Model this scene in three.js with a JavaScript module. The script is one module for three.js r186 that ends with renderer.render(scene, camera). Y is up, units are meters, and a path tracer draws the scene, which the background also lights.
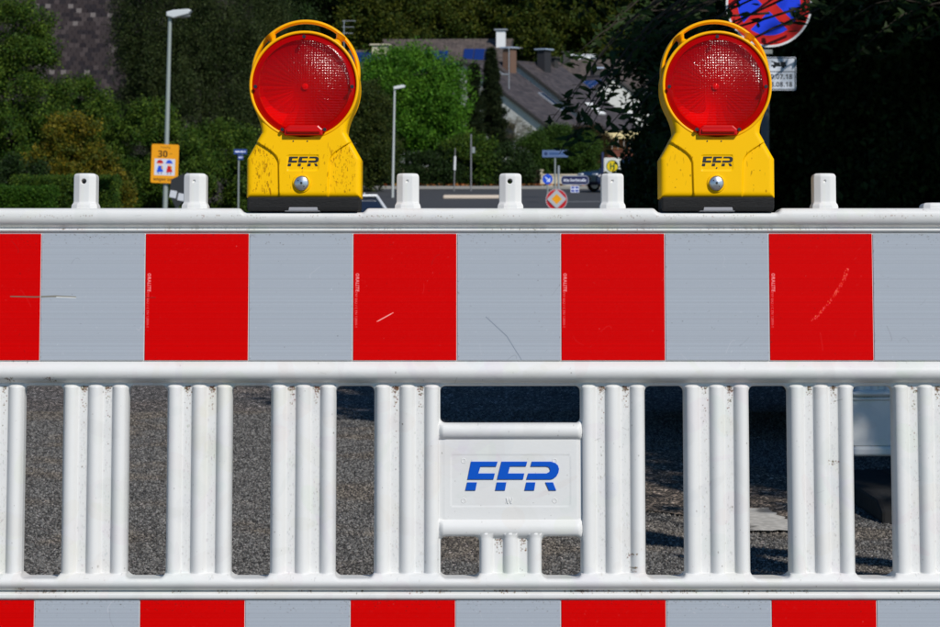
import * as THREE from 'three';
import { Sky } from 'three/addons/objects/Sky.js';
import { FontLoader } from 'three/addons/loaders/FontLoader.js';
import { TextGeometry } from 'three/addons/geometries/TextGeometry.js';
import { RoundedBoxGeometry } from 'three/addons/geometries/RoundedBoxGeometry.js';
import { mergeGeometries } from 'three/addons/utils/BufferGeometryUtils.js';

// ------------------------------------------------------------------ camera, sky, sun, exposure
const scene = new THREE.Scene();
const CAM_H = 1.17, CAM_Z = 4.155;
const camera = new THREE.PerspectiveCamera(16.22, 1024 / 683, 0.1, 3000);
camera.position.set(0, CAM_H, CAM_Z);
camera.lookAt(0, CAM_H, -100);
camera.setViewOffset(1024, 683, 0, 167, 1024, 683);          // level camera, lens shifted down
camera.focus = 4.2; camera.userData.fStop = 19;
scene.add(camera);

const SUN = new THREE.Vector3(0.406, 0.643, 0.650).normalize();
const sky = new Sky();
sky.scale.setScalar(2000);
sky.material.uniforms.sunPosition.value.copy(SUN);
sky.material.uniforms.turbidity.value = 2;
sky.material.uniforms.rayleigh.value = 1.6;
sky.material.uniforms.mieCoefficient.value = 0.003;
sky.material.uniforms.cloudCoverage.value = 0;
sky.name = 'sky';
sky.userData.kind = 'structure';
scene.add(sky);
scene.environmentIntensity = 0.10;

const sun = new THREE.DirectionalLight(new THREE.Color(1, 0.955, 0.89), 4.6);
sun.target.position.set(0, 0, -40);
sun.position.copy(SUN).multiplyScalar(150).add(sun.target.position);
sun.castShadow = true;
sun.shadow.mapSize.set(4096, 4096);
Object.assign(sun.shadow.camera, { left: -90, right: 90, top: 120, bottom: -120, near: 1, far: 500 });
sun.shadow.radius = 1;
scene.add(sun, sun.target);

const renderer = new THREE.WebGLRenderer({ antialias: true });
renderer.setSize(1024, 683);
renderer.toneMapping = THREE.LinearToneMapping;
renderer.toneMappingExposure = 0.79;
renderer.shadowMap.enabled = true;

// ------------------------------------------------------------------ helpers
function rng(seed) { let a = seed >>> 0; return () => { a = (a + 0x6D2B79F5) >>> 0; let t = a; t = Math.imul(t ^ (t >>> 15), t | 1); t ^= t + Math.imul(t ^ (t >>> 7), t | 61); return ((t ^ (t >>> 14)) >>> 0) / 4294967296; }; }
const V = (x, y, z) => new THREE.Vector3(x, y, z);
const lin = (r, g, b) => new THREE.Color().setRGB(r, g, b);
const clamp = (x, a, b) => Math.min(b, Math.max(a, x));
const sstep = (a, b, x) => { const t = clamp((x - a) / (b - a), 0, 1); return t * t * (3 - 2 * t); };
const smax = (a, b, k) => { const h = Math.max(k - Math.abs(a - b), 0) / k; return Math.max(a, b) + h * h * k * 0.25; };
const smin = (a, b, k) => -smax(-a, -b, k);
function hash2(i, j) { let h = Math.imul(i, 374761393) + Math.imul(j, 668265263); h = Math.imul(h ^ (h >>> 13), 1274126177); return ((h ^ (h >>> 16)) >>> 0) / 4294967296; }
function vnoise(x, y) { const i = Math.floor(x), j = Math.floor(y), u = x - i, v = y - j, a = u * u * (3 - 2 * u), b = v * v * (3 - 2 * v);
  return (hash2(i, j) * (1 - a) + hash2(i + 1, j) * a) * (1 - b) + (hash2(i, j + 1) * (1 - a) + hash2(i + 1, j + 1) * a) * b; }
const fbm = (x, y, o = 4) => { let s = 0, a = 0.5; for (let k = 0; k < o; k++) { s += a * vnoise(x, y); x = x * 2.03 + 17.1; y = y * 2.03 + 9.7; a *= 0.5; } return s / (1 - Math.pow(0.5, o)); };

const taken = new Map();
function numbered(n) { const k = taken.get(n) ?? 0; taken.set(n, k + 1); return k ? n + '_' + String(k).padStart(3, '0') : n; }
function tag(o, label, category, group) { o.userData.label = label; o.userData.category = category; if (group) o.userData.group = group; return o; }
function thing(name, label, category, [x, y, z] = [0, 0, 0], turn = 0, group) {
  const o = new THREE.Group(); o.name = numbered(name); o.position.set(x, y, z); o.rotation.y = turn; scene.add(o); return tag(o, label, category, group);
}
function part(name, geo, material, parent) {
  const m = new THREE.Mesh(geo, material); m.name = name; m.castShadow = m.receiveShadow = true; parent.add(m); return m;
}
function structure(name, geo, material) { const m = part(name, geo, material, scene); m.userData.kind = 'structure'; return m; }
const at = (g, x, y, z) => g.translate(x, y, z);
const box = (w, h, d, x = 0, y = 0, z = 0) => at(new THREE.BoxGeometry(w, h, d), x, y, z);
const rbox = (w, h, d, r, x = 0, y = 0, z = 0, n = 2) => at(new RoundedBoxGeometry(w, h, d, n, r), x, y, z);
const cyl = (r0, r1, h, x = 0, y = 0, z = 0, n = 20) => at(new THREE.CylinderGeometry(r0, r1, h, n), x, y, z);
const disc = (r, d, x, y, z, n = 32) => { const g = new THREE.CylinderGeometry(r, r, d, n); g.rotateX(Math.PI / 2); return at(g, x, y, z); };
const merge = (a) => mergeGeometries(a.map((g) => { const h = g.index ? g.toNonIndexed() : g; for (const k of Object.keys(h.attributes)) if (!['position', 'normal', 'uv'].includes(k)) h.deleteAttribute(k); return h; }));
function rod(a, b, r0, r1 = r0, n = 12) { const d = b.clone().sub(a), g = new THREE.CylinderGeometry(r1, r0, d.length(), n); g.applyQuaternion(new THREE.Quaternion().setFromUnitVectors(V(0, 1, 0), d.clone().normalize())); const m = a.clone().add(b).multiplyScalar(0.5); return g.translate(m.x, m.y, m.z); }
function poly(points, depth, bevel = 0) {
  const s = new THREE.Shape(points.map(([x, y]) => new THREE.Vector2(x, y)));
  return new THREE.ExtrudeGeometry(s, { depth, bevelEnabled: bevel > 0, bevelSize: bevel, bevelThickness: bevel, bevelSegments: 2, bevelOffset: -bevel });
}
const std = (color, roughness = 0.6, extra = {}) => new THREE.MeshStandardMaterial({ color, roughness, ...extra });
const phys = (color, roughness = 0.5, extra = {}) => new THREE.MeshPhysicalMaterial({ color, roughness, ...extra });
function canvas(w, h, draw, srgb = true) {
  const c = document.createElement('canvas'); c.width = w; c.height = h; draw(c.getContext('2d'), w, h);
  const t = new THREE.CanvasTexture(c); if (srgb) t.colorSpace = THREE.SRGBColorSpace; t.anisotropy = 8; return t;
}
function dataTex(w, h, f, srgb = true, wrap = true) {
  const d = new Uint8Array(w * h * 4);
  for (let j = 0; j < h; j++) for (let i = 0; i < w; i++) { const c = f(i, j), k = (j * w + i) * 4; d[k] = clamp(c[0], 0, 255); d[k + 1] = clamp(c[1], 0, 255); d[k + 2] = clamp(c[2], 0, 255); d[k + 3] = 255; }
  const t = new THREE.DataTexture(d, w, h); t.magFilter = THREE.LinearFilter; t.minFilter = THREE.LinearMipmapLinearFilter; t.generateMipmaps = true;
  if (wrap) t.wrapS = t.wrapT = THREE.RepeatWrapping; if (srgb) t.colorSpace = THREE.SRGBColorSpace; t.needsUpdate = true; return t;
}
// closed smooth surface of a distance field on a grid (surface nets); pre(x, y) holds what does not depend on z
function surface(lo, hi, cell, pre, f) {
  const n = [0, 1, 2].map((k) => Math.ceil((hi[k] - lo[k]) / cell) + 1), [nx, ny, nz] = n, F = new Float32Array(nx * ny * nz);
  for (let j = 0; j < ny; j++) for (let i = 0; i < nx; i++) { const x = lo[0] + i * cell, y = lo[1] + j * cell, p = pre(x, y); for (let k = 0; k < nz; k++) F[(k * ny + j) * nx + i] = f(x, y, lo[2] + k * cell, p); }
  const id = new Int32Array(nx * ny * nz).fill(-1), pos = [], nor = [], uv = [], idx = [], e = 0.0007;
  const C = [[0, 0, 0], [1, 0, 0], [0, 1, 0], [1, 1, 0], [0, 0, 1], [1, 0, 1], [0, 1, 1], [1, 1, 1]], E = [[0, 1], [2, 3], [4, 5], [6, 7], [0, 2], [1, 3], [4, 6], [5, 7], [0, 4], [1, 5], [2, 6], [3, 7]];
  const v = new Float32Array(8);
  for (let k = 0; k < nz - 1; k++) for (let j = 0; j < ny - 1; j++) for (let i = 0; i < nx - 1; i++) {
    let m = 0; for (let c = 0; c < 8; c++) { v[c] = F[((k + C[c][2]) * ny + j + C[c][1]) * nx + i + C[c][0]]; if (v[c] < 0) m++; }
    if (m === 0 || m === 8) continue;
    let x = 0, y = 0, z = 0, q = 0;
    for (const [a, b] of E) if ((v[a] < 0) !== (v[b] < 0)) { const t = v[a] / (v[a] - v[b]); x += C[a][0] + t * (C[b][0] - C[a][0]); y += C[a][1] + t * (C[b][1] - C[a][1]); z += C[a][2] + t * (C[b][2] - C[a][2]); q++; }
    id[(k * ny + j) * nx + i] = pos.length / 3;
    pos.push(lo[0] + (i + x / q) * cell, lo[1] + (j + y / q) * cell, lo[2] + (k + z / q) * cell);
  }
  const cnt = pos.length / 3, ev = (x, y, z) => f(x, y, z, pre(x, y));
  for (let c = 0; c < cnt; c++) {
    const x = pos[3 * c], y = pos[3 * c + 1]; let z = pos[3 * c + 2];
    const p = pre(x, y), gx = ev(x + e, y, z) - ev(x - e, y, z), gy = ev(x, y + e, z) - ev(x, y - e, z), gz = f(x, y, z + e, p) - f(x, y, z - e, p), l = Math.hypot(gx, gy, gz) || 1;
    const s = clamp(-f(x, y, z, p) / (l / (2 * e)), -cell, cell) * 0.9;      // pull the vertex on to the surface
    pos[3 * c] += gx / l * s; pos[3 * c + 1] += gy / l * s; pos[3 * c + 2] += gz / l * s;
    nor.push(gx / l, gy / l, gz / l); uv.push((x + 1.05) / 2.25, (y - 0.05) / 1.125);
  }
  const I = (i, j, k) => id[(k * ny + j) * nx + i], quad = (a, b, c, d, flip) => flip ? idx.push(a, b, c, a, c, d) : idx.push(a, c, b, a, d, c);
  for (let k = 1; k < nz - 1; k++) for (let j = 1; j < ny - 1; j++) for (let i = 1; i < nx - 1; i++) {
    const s = F[(k * ny + j) * nx + i] < 0;
    if (s !== F[(k * ny + j) * nx + i + 1] < 0) quad(I(i, j - 1, k - 1), I(i, j, k - 1), I(i, j, k), I(i, j - 1, k), s);
    if (s !== F[(k * ny + j + 1) * nx + i] < 0) quad(I(i - 1, j, k - 1), I(i - 1, j, k), I(i, j, k), I(i, j, k - 1), s);
    if (s !== F[((k + 1) * ny + j) * nx + i] < 0) quad(I(i - 1, j - 1, k), I(i, j - 1, k), I(i, j, k), I(i - 1, j, k), s);
  }
  const g = new THREE.BufferGeometry();
  g.setAttribute('position', new THREE.Float32BufferAttribute(pos, 3)); g.setAttribute('normal', new THREE.Float32BufferAttribute(nor, 3)); g.setAttribute('uv', new THREE.Float32BufferAttribute(uv, 2)); g.setIndex(idx);
  return g;
}
const rbox2 = (x, y, x0, x1, y0, y1, r) => { const a = Math.abs(x - (x0 + x1) / 2) - (x1 - x0) / 2 + r, b = Math.abs(y - (y0 + y1) / 2) - (y1 - y0) / 2 + r; return Math.hypot(Math.max(a, 0), Math.max(b, 0)) + Math.min(Math.max(a, b), 0) - r; };
const barrierUV = (g) => { const p = g.attributes.position, u = g.attributes.uv; for (let i = 0; i < p.count; i++) u.setXY(i, (p.getX(i) + 1.05) / 2.25, (p.getY(i) - 0.05) / 1.125); return g; };

// ------------------------------------------------------------------ lie of the land: level at the barrier, a dip beyond, then the hillside
function ground(x, z) {
  const d = CAM_Z - z;
  let y = -1.0 * sstep(14, 44, d) + 0.9 * sstep(48, 100, d);
  y += Math.max(0, d - 100) * 0.02;
  const h = Math.max(0, d - 165); y += h * 0.11 - 0.00006 * h * h;
  return y;
}
function sheet(x0, x1, z0, z1, nx, nz, lift, uvScale, inside) {
  const pos = [], uv = [], idx = [], zs = [], xs = [];
  for (let j = 0; j <= nz; j++) { const t = j / nz; zs.push(z0 + (z1 - z0) * (z0 > 0 || z0 > -5 ? Math.pow(t, 2.0) : t)); }
  for (let i = 0; i <= nx; i++) xs.push(x0 + (x1 - x0) * i / nx);
  for (const z of zs) for (const x of xs) { pos.push(x, ground(x, z) + lift, z); uv.push(x * uvScale, z * uvScale); }
  for (let j = 0; j < nz; j++) for (let i = 0; i < nx; i++) { const a = j * (nx + 1) + i, b = a + 1, c = a + nx + 1, d = c + 1; if (!inside || inside((xs[i] + xs[i + 1]) / 2, (zs[j] + zs[j + 1]) / 2)) idx.push(a, b, c, b, d, c); }
  const g = new THREE.BufferGeometry(); g.setAttribute('position', new THREE.Float32BufferAttribute(pos, 3)); g.setAttribute('uv', new THREE.Float32BufferAttribute(uv, 2)); g.setIndex(idx); g.computeVertexNormals(); return g;
}
function tint(g, f) { const p = g.attributes.position, c = []; for (let i = 0; i < p.count; i++) c.push(...f(p.getX(i), p.getY(i), p.getZ(i))); g.setAttribute('color', new THREE.Float32BufferAttribute(c, 3)); return g; }

// ------------------------------------------------------------------ ground, road, pavements
const grit = (() => {                                          // crushed stone in bitumen, 3.07 m to the tile
  const N = 1536, h = new Float32Array(N * N), r = rng(5), tone = new Float32Array(N * N);
  for (let k = 0; k < 150000; k++) { const x = Math.floor(r() * N), y = Math.floor(r() * N), R = 1 + r() * r() * 3.6, b = r(), t = r();
    const s = Math.ceil(R); for (let j = -s; j <= s; j++) for (let i = -s; i <= s; i++) { const q = 1 - (i * i + j * j) / (R * R); if (q > 0) { const p = ((y + j + N) % N) * N + (x + i + N) % N; const v = (0.3 + 0.7 * b) * Math.sqrt(q); if (v > h[p]) { h[p] = v; tone[p] = t; } } } }
  const g = (i, j) => h[((j + N) % N) * N + (i + N) % N];
  const map = dataTex(N, N, (i, j) => { const p = j * N + i, t = tone[p], s = g(i, j); const base = s > 0.1 ? 48 + 150 * t * (0.5 + 0.5 * s) + (t > 0.93 ? 55 : 0) : 26; const w = fbm(i / 96, j / 96, 3) * 26 - 13; return [base + w + 12 + (t > 0.5 ? 5 : 0), base + w + 9, base + w + 5]; });
  const bump = dataTex(N, N, (i, j) => { const s = g(i, j) * 255; return [s, s, s]; }, false);
  return { map, bump };
})();
const asphalt = std(0xffffff, 0.9, { map: grit.map, bumpMap: grit.bump, bumpScale: 0.004, vertexColors: true });
const soil = dataTex(512, 512, (i, j) => { const a = fbm(i / 40, j / 40), b = hash2(i, j); return [70 + 40 * a + 26 * b, 66 + 42 * a + 24 * b, 40 + 20 * a + 16 * b]; });
structure('ground', sheet(-200, 200, 12, -460, 80, 160, -0.02, 0.4), std(0xffffff, 1, { map: soil }));
const roadShape = (x, z) => { const d = CAM_Z - z; return d < 61.2 && x < 3.4 && x > -7.5; };
const darkAsphalt = std(lin(0.055, 0.056, 0.060), 0.85, { bumpMap: grit.bump, bumpScale: 0.003 });  // one even tone, darker than the near asphalt
structure('junction_road', sheet(-40, 40, CAM_Z - 61, -93, 40, 40, 0.008, 1 / 3.07), darkAsphalt);
const roadGeo = sheet(-40, 40, 9, -62, 400, 260, 0.004, 1 / 3.07, roadShape);
structure('road', tint(roadGeo, (x, y, z) => {
  const a = fbm(x * 0.9 + 40, z * 1.7 + 9), b = fbm(x * 2.6, z * 3.3 + 50);
  const w = 0.70 + 0.34 * a + 0.24 * (b - 0.5), r = sstep(0.5, 0.7, b) * 0.08;
  return [w * (1 + r), w, w * (1 - r)];
}), asphalt);
// the verge across the junction: kerb, pavement and the strip of fallen leaves
{
  const m = std(lin(0.30, 0.29, 0.27), 0.9), z = -93.2, y = ground(0, z);
  structure('kerb', rbox(90, 0.3, 0.2, 0.02, 0, y - 0.02, z), m);
  structure('pavement', box(90, 0.2, 2.6, 0, y + 0.02, z - 1.42), std(lin(0.17, 0.165, 0.16), 0.95));
  const isl = rbox(2.6, 0.22, 0.9, 0.08, 0.25, ground(0, -80) + 0.02, -80.5);
  structure('traffic_island_kerb', isl, std(lin(0.62, 0.52, 0.42), 0.9));
  const paint = std(lin(0.42, 0.43, 0.44), 0.8);
  for (const [x0, x1, zz, w] of [[-4.2, -1.8, -69, 0.14], [-0.6, 1.6, -70.5, 0.14], [3, 6.5, -77, 0.2]]) structure('lane_marking', at(sheet(x0, x1, zz, zz - w, 4, 2, 0.009, 1), 0, 0, 0), paint);
}
{ // chippings that stand up out of the worn asphalt near the barrier
  const q = rng(606), n = 170000, g = new THREE.IcosahedronGeometry(1, 0), m = new THREE.InstancedMesh(g, std(0xffffff, 0.85), n), M4 = new THREE.Matrix4(), Q = new THREE.Quaternion(); let k = 0;
  while (k < n) { const d = 5.6 + 4.6 * q(), x = (q() * 2 - 1) * 0.225 * d, z = CAM_Z - d; const a = fbm(x * 2.6, z * 3.3 + 50);
    const s = 0.0022 + 0.0032 * q() * q(), t = Math.pow(q(), 1.6); Q.setFromEuler(new THREE.Euler(q() * 6, q() * 6, q() * 6)); M4.compose(V(x, 0.0045 + s * 0.1, z), Q, V(s * 1.3, s, s * 1.3)); m.setMatrixAt(k, M4);
    const v = (0.034 + 0.18 * t) * 1.04, w = sstep(0.5, 0.7, a) * 0.12; m.setColorAt(k, lin(v * (1.04 + w), v, v * (0.94 - w))); k++; }
  m.name = 'road_chippings'; m.userData.kind = 'stuff'; m.userData.label = 'grey stone chippings standing out of the worn asphalt'; m.userData.category = 'gravel'; scene.add(m);
}
// right side near the barrier: dirt spill, worn pale marking, crack in the asphalt
function patch(name, pts, lift, material, seed, rough = 0.03) {
  const r = rng(seed), out = [];
  for (let i = 0; i < pts.length; i++) { const a = pts[i], b = pts[(i + 1) % pts.length], n = Math.max(2, Math.ceil(Math.hypot(a[0] - b[0], a[1] - b[1]) / 0.04)); for (let k = 0; k < n; k++) { const t = k / n; out.push(new THREE.Vector2(a[0] + (b[0] - a[0]) * t + (r() - 0.5) * rough, -(a[1] + (b[1] - a[1]) * t + (r() - 0.5) * rough))); } }
  const g = new THREE.ShapeGeometry(new THREE.Shape(out)); g.rotateX(-Math.PI / 2); g.translate(0, lift, 0);
  const p = g.attributes.position, u = g.attributes.uv; for (let i = 0; i < p.count; i++) u.setXY(i, p.getX(i) / 3.07, p.getZ(i) / 3.07);
  return structure(name, g, material);
}
patch('dirt_patch', [[0.46, -3.2], [0.62, -3.1], [0.80, -2.95], [0.98, -2.85], [1.1, -3.1], [1.15, -3.9], [1.0, -4.6], [0.55, -4.75], [0.4, -4.1]], 0.010, std(lin(1.0, 0.86, 0.70), 1, { map: grit.map, bumpMap: grit.bump, bumpScale: 0.004 }), 3, 0.05);
patch('worn_road_marking', [[0.70, -2.72], [0.72, -3.16], [0.99, -3.16], [1.02, -2.95], [1.16, -2.72]], 0.014, std(lin(0.62, 0.60, 0.56), 0.9, { map: dataTex(256, 256, (i, j) => { const a = fbm(i / 9, j / 9), b = 205 + 50 * hash2(i, j) - (a > 0.62 ? 70 : 0); return [b, b - 2, b - 6]; }) }), 8, 0.025);
patch('asphalt_crack', [[0.44, -3.36], [0.60, -3.02], [0.74, -2.62], [0.77, -2.62], [0.64, -3.02], [0.48, -3.40]], 0.007, std(lin(0.015, 0.014, 0.013), 1), 4, 0.04);

// ------------------------------------------------------------------ foliage
const sprayGeo = (() => {                                       // a twig end with folded leaves; unit size, scaled per instance
  const make = (n, L, W, spread, seed) => {
    const r = rng(seed), pos = [], idx = [];
    for (let k = 0; k < n; k++) {
      const b = V((r() - 0.5) * spread, (r() - 0.5) * spread, (r() - 0.5) * spread), e = new THREE.Euler((r() - 0.5) * 2.6, r() * 6.283, (r() - 0.5) * 2.6), s = 0.7 + 0.6 * r(), o = pos.length / 3;
      for (const p of [[0, 0, 0], [W * 0.5, 0.12 * L, L * 0.45], [0, 0.02 * L, L], [-W * 0.5, 0.12 * L, L * 0.45], [0, -0.02, L * 0.5]]) { const q = V(...p).multiplyScalar(s).applyEuler(e).add(b); pos.push(q.x, q.y, q.z); }
      idx.push(o, o + 1, o + 4, o + 1, o + 2, o + 4, o + 2, o + 3, o + 4, o + 3, o, o + 4);
    }
    const g = new THREE.BufferGeometry(); g.setAttribute('position', new THREE.Float32BufferAttribute(pos, 3)); g.setAttribute('uv', new THREE.Float32BufferAttribute(new Float32Array(pos.length / 3 * 2), 2)); g.setIndex(idx); g.computeVertexNormals(); return g;
  };
  return { broad: make(12, 0.55, 0.34, 1.5, 1), fine: make(14, 0.42, 0.16, 1.5, 2), needle: make(16, 0.8, 0.07, 1.1, 3) };
})();
const leafMat = new Map();
function leaves(rough = 0.55, trans = 0.25) { const k = rough + '/' + trans; if (!leafMat.has(k)) leafMat.set(k, phys(0xffffff, rough, { side: THREE.DoubleSide, transmission: trans, thickness: 0, specularIntensity: 0.22 })); return leafMat.get(k); }
const bark = std(lin(0.07, 0.055, 0.042), 0.95, { map: dataTex(64, 256, (i, j) => { const a = 120 + 110 * fbm(i / 4, j / 24); return [a, a * 0.97, a * 0.92]; }) });
function trunkGeo(h, r, seed, limbs, reach) {
  const q = rng(seed), g = [], c = new THREE.CatmullRomCurve3([V(0, -0.3, 0), V((q() - 0.5) * 0.2 * r * 4, h * 0.4, 0), V((q() - 0.5) * r * 3, h, (q() - 0.5) * r * 3)]);
  for (let k = 0; k < 6; k++) g.push(rod(c.getPoint(k / 6), c.getPoint((k + 1) / 6), r * (1.1 - k * 0.14), r * (1.1 - (k + 1) * 0.14), 9));
  for (let k = 0; k < limbs; k++) { const t = 0.35 + 0.6 * k / limbs, a = c.getPoint(t), w = q() * 6.283, b = a.clone().add(V(Math.cos(w) * reach * (0.5 + 0.5 * q()), reach * (0.2 + 0.5 * q()), Math.sin(w) * reach * (0.5 + 0.5 * q()))); const m = a.clone().lerp(b, 0.5).add(V(0, reach * 0.08, 0)); g.push(rod(a, m, r * 0.4, r * 0.26, 6), rod(m, b, r * 0.26, r * 0.07, 6)); }
  return merge(g);
}
// lobes: [x, y, z, rx, ry, rz] relative to the base of the tree; clumps sit on the lobes, sprays in the clumps
function crown(parent, { lobes, n, size, colors, kind = 'broad', seed, clump = 0.26, clumps = 44, droop = 0, rough, trans, shell = 0.62 }) {
  const q = rng(seed), m = new THREE.InstancedMesh(sprayGeo[kind], leaves(rough, trans), n), M = new THREE.Matrix4(), Q = new THREE.Quaternion(), vol = lobes.map((l) => Math.pow(l[3] * l[4] * l[5], 0.67)), tot = vol.reduce((a, b) => a + b, 0);
  const C = []; for (let k = 0; k < clumps * lobes.length; k++) {
    let t = q() * tot, i = 0; while (i < lobes.length - 1 && t > vol[i]) t -= vol[i++];
    const l = lobes[i], w = q() * 6.283, y = q() * 2 - 1, s = Math.sqrt(1 - y * y), R = shell + (1.04 - shell) * Math.sqrt(q());
    C.push([l[0] + l[3] * s * Math.cos(w) * R, l[1] + l[4] * y * R, l[2] + l[5] * s * Math.sin(w) * R, Math.min(l[3], l[4], l[5])]);
  }
  for (let k = 0; k < n; k++) {
    const c = C[Math.floor(q() * C.length)], r = c[3] * clump, g = () => (q() + q() + q() - 1.5) * 1.15;
    const p = V(c[0] + g() * r, c[1] + g() * r * 0.8 - droop * Math.pow(q(), 1.5), c[2] + g() * r);
    Q.setFromEuler(new THREE.Euler(q() * 6.283, q() * 6.283, q() * 6.283)); const s = size * (0.65 + 0.7 * q());
    M.compose(p, Q, droop ? V(s * 0.8, s * 1.3, s * 0.8) : V(s, s, s)); m.setMatrixAt(k, M);
    const a = colors[q() < 0.6 ? 0 : 1], b = colors[Math.floor(q() * colors.length)], t = q() * 0.6, v = 0.65 + 0.7 * q();        // every leaf spray its own tint of the species' colours
    m.setColorAt(k, lin((a[0] + (b[0] - a[0]) * t) * v, (a[1] + (b[1] - a[1]) * t) * v, (a[2] + (b[2] - a[2]) * t) * v));
  }
  m.name = 'crown'; m.userData.kind = 'stuff'; m.castShadow = m.receiveShadow = true; parent.add(m); return m;
}
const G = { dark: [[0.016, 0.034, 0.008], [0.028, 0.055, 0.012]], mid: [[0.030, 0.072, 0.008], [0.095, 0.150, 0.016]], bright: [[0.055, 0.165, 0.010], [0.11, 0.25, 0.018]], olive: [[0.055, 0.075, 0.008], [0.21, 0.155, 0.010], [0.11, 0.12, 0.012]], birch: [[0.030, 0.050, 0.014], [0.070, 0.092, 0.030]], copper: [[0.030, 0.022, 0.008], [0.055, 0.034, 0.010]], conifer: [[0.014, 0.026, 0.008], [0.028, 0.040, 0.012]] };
function tree(name, label, [x, d], o, group) {
  const z = CAM_Z - d, t = thing(name, label, o.category ?? 'tree', [x, o.base ?? ground(x, z), z], 0, group);
  if (o.trunk) part('trunk', trunkGeo(o.trunk[0], o.trunk[1], o.seed, o.trunk[2] ?? 6, o.trunk[3] ?? 1), bark, t);
  crown(t, o); return t;
}
function conifer(label, [x, d], h, r, seed, n) {
  const z = CAM_Z - d, t = thing('spruce_tree', label, 'tree', [x, ground(x, z), z], 0, 'spruces before the white gables');
  part('trunk', rod(V(0, -0.2, 0), V(0, h * 0.97, 0), r * 0.12, 0.015, 8), bark, t);
  const q = rng(seed), m = new THREE.InstancedMesh(sprayGeo.needle, leaves(0.7, 0.1), n), M = new THREE.Matrix4(), Q = new THREE.Quaternion();
  const br = []; for (let k = 0; k < 110; k++) { const f = Math.pow(q(), 0.8); br.push([f, q() * 6.283, (0.5 + 0.8 * q())]); }
  for (let k = 0; k < n; k++) { const [f, w, s] = br[Math.floor(q() * br.length)], R = (r * (1 - f) + 0.06) * s, u = Math.sqrt(q()), y = h * (0.06 + 0.94 * f) - u * R * 0.42 + (q() - 0.5) * 0.16, j = () => (q() - 0.5) * 0.22 * (0.4 + R * 0.4);
    Q.setFromEuler(new THREE.Euler(q() * 6.283, q() * 6.283, q() * 6.283)); const c = 0.22 * (0.7 + 0.6 * q()); M.compose(V(Math.cos(w) * R * u + j(), y, Math.sin(w) * R * u + j()), Q, V(c, c, c)); m.setMatrixAt(k, M); const v = 0.7 + 0.7 * q(), a = G.conifer[q() < 0.65 ? 0 : 1]; m.setColorAt(k, lin(a[0] * v, a[1] * v, a[2] * v)); }
  m.name = 'crown'; m.userData.kind = 'stuff'; t.add(m); return t;
}

// ------------------------------------------------------------------ houses
const tileTex = (c0, c1) => dataTex(256, 256, (i, j) => { const row = Math.floor(j / 16), col = Math.floor((i + (row % 2) * 8) / 16), k = hash2(col, row), n = fbm(i / 5, j / 5) * 0.3 + 0.85, e = (j % 16) < 2 ? 0.7 : 1; return c0.map((v, q) => (v + (c1[q] - v) * k) * n * e); });
const tileBump = dataTex(256, 256, (i, j) => { const u = (i % 16) / 16, v = (j % 16) / 16, h = 120 * Math.abs(Math.sin(u * Math.PI)) + 130 * v; return [h, h, h]; }, false);
const roofMat = (c0, c1, rough = 0.6) => std(0xffffff, rough, { map: tileTex(c0, c1), bumpMap: tileBump, bumpScale: 0.03 });
const M = {
  brownRoof: roofMat([82, 74, 73], [60, 54, 54]), warmRoof: roofMat([100, 88, 81], [76, 67, 62]),
  render: std(lin(0.62, 0.62, 0.60), 0.95, { map: dataTex(128, 128, (i, j) => { const a = 225 + 25 * fbm(i / 14, j / 14) + 5 * hash2(i, j); return [a, a, a - 2]; }) }),
  cream: std(lin(0.62, 0.55, 0.40), 0.9), board: std(lin(0.035, 0.032, 0.03), 0.7), brick: std(lin(0.22, 0.07, 0.045), 0.9, { map: dataTex(128, 128, (i, j) => { const r = Math.floor(j / 8), a = (j % 8 === 0 || (i + (r % 2) * 8) % 16 === 0) ? 190 : 205 + 50 * hash2(Math.floor((i + (r % 2) * 8) / 16), r); return [a, a, a]; }) }),
  pv: phys(lin(0.010, 0.030, 0.16), 0.18, { clearcoat: 0.6, clearcoatRoughness: 0.1 }), alu: std(lin(0.55, 0.56, 0.58), 0.4, { metalness: 0.7 }), glass: phys(lin(0.02, 0.025, 0.03), 0.06, { specularIntensity: 1 }), white: std(lin(0.75, 0.75, 0.74), 0.6), wood: std(lin(0.20, 0.075, 0.02), 0.7), zinc: std(lin(0.42, 0.50, 0.62), 0.45, { metalness: 0.3 }), steel: std(lin(0.30, 0.33, 0.32), 0.5, { metalness: 0.2 }), dark: std(lin(0.02, 0.02, 0.022), 0.6),
};
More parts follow.
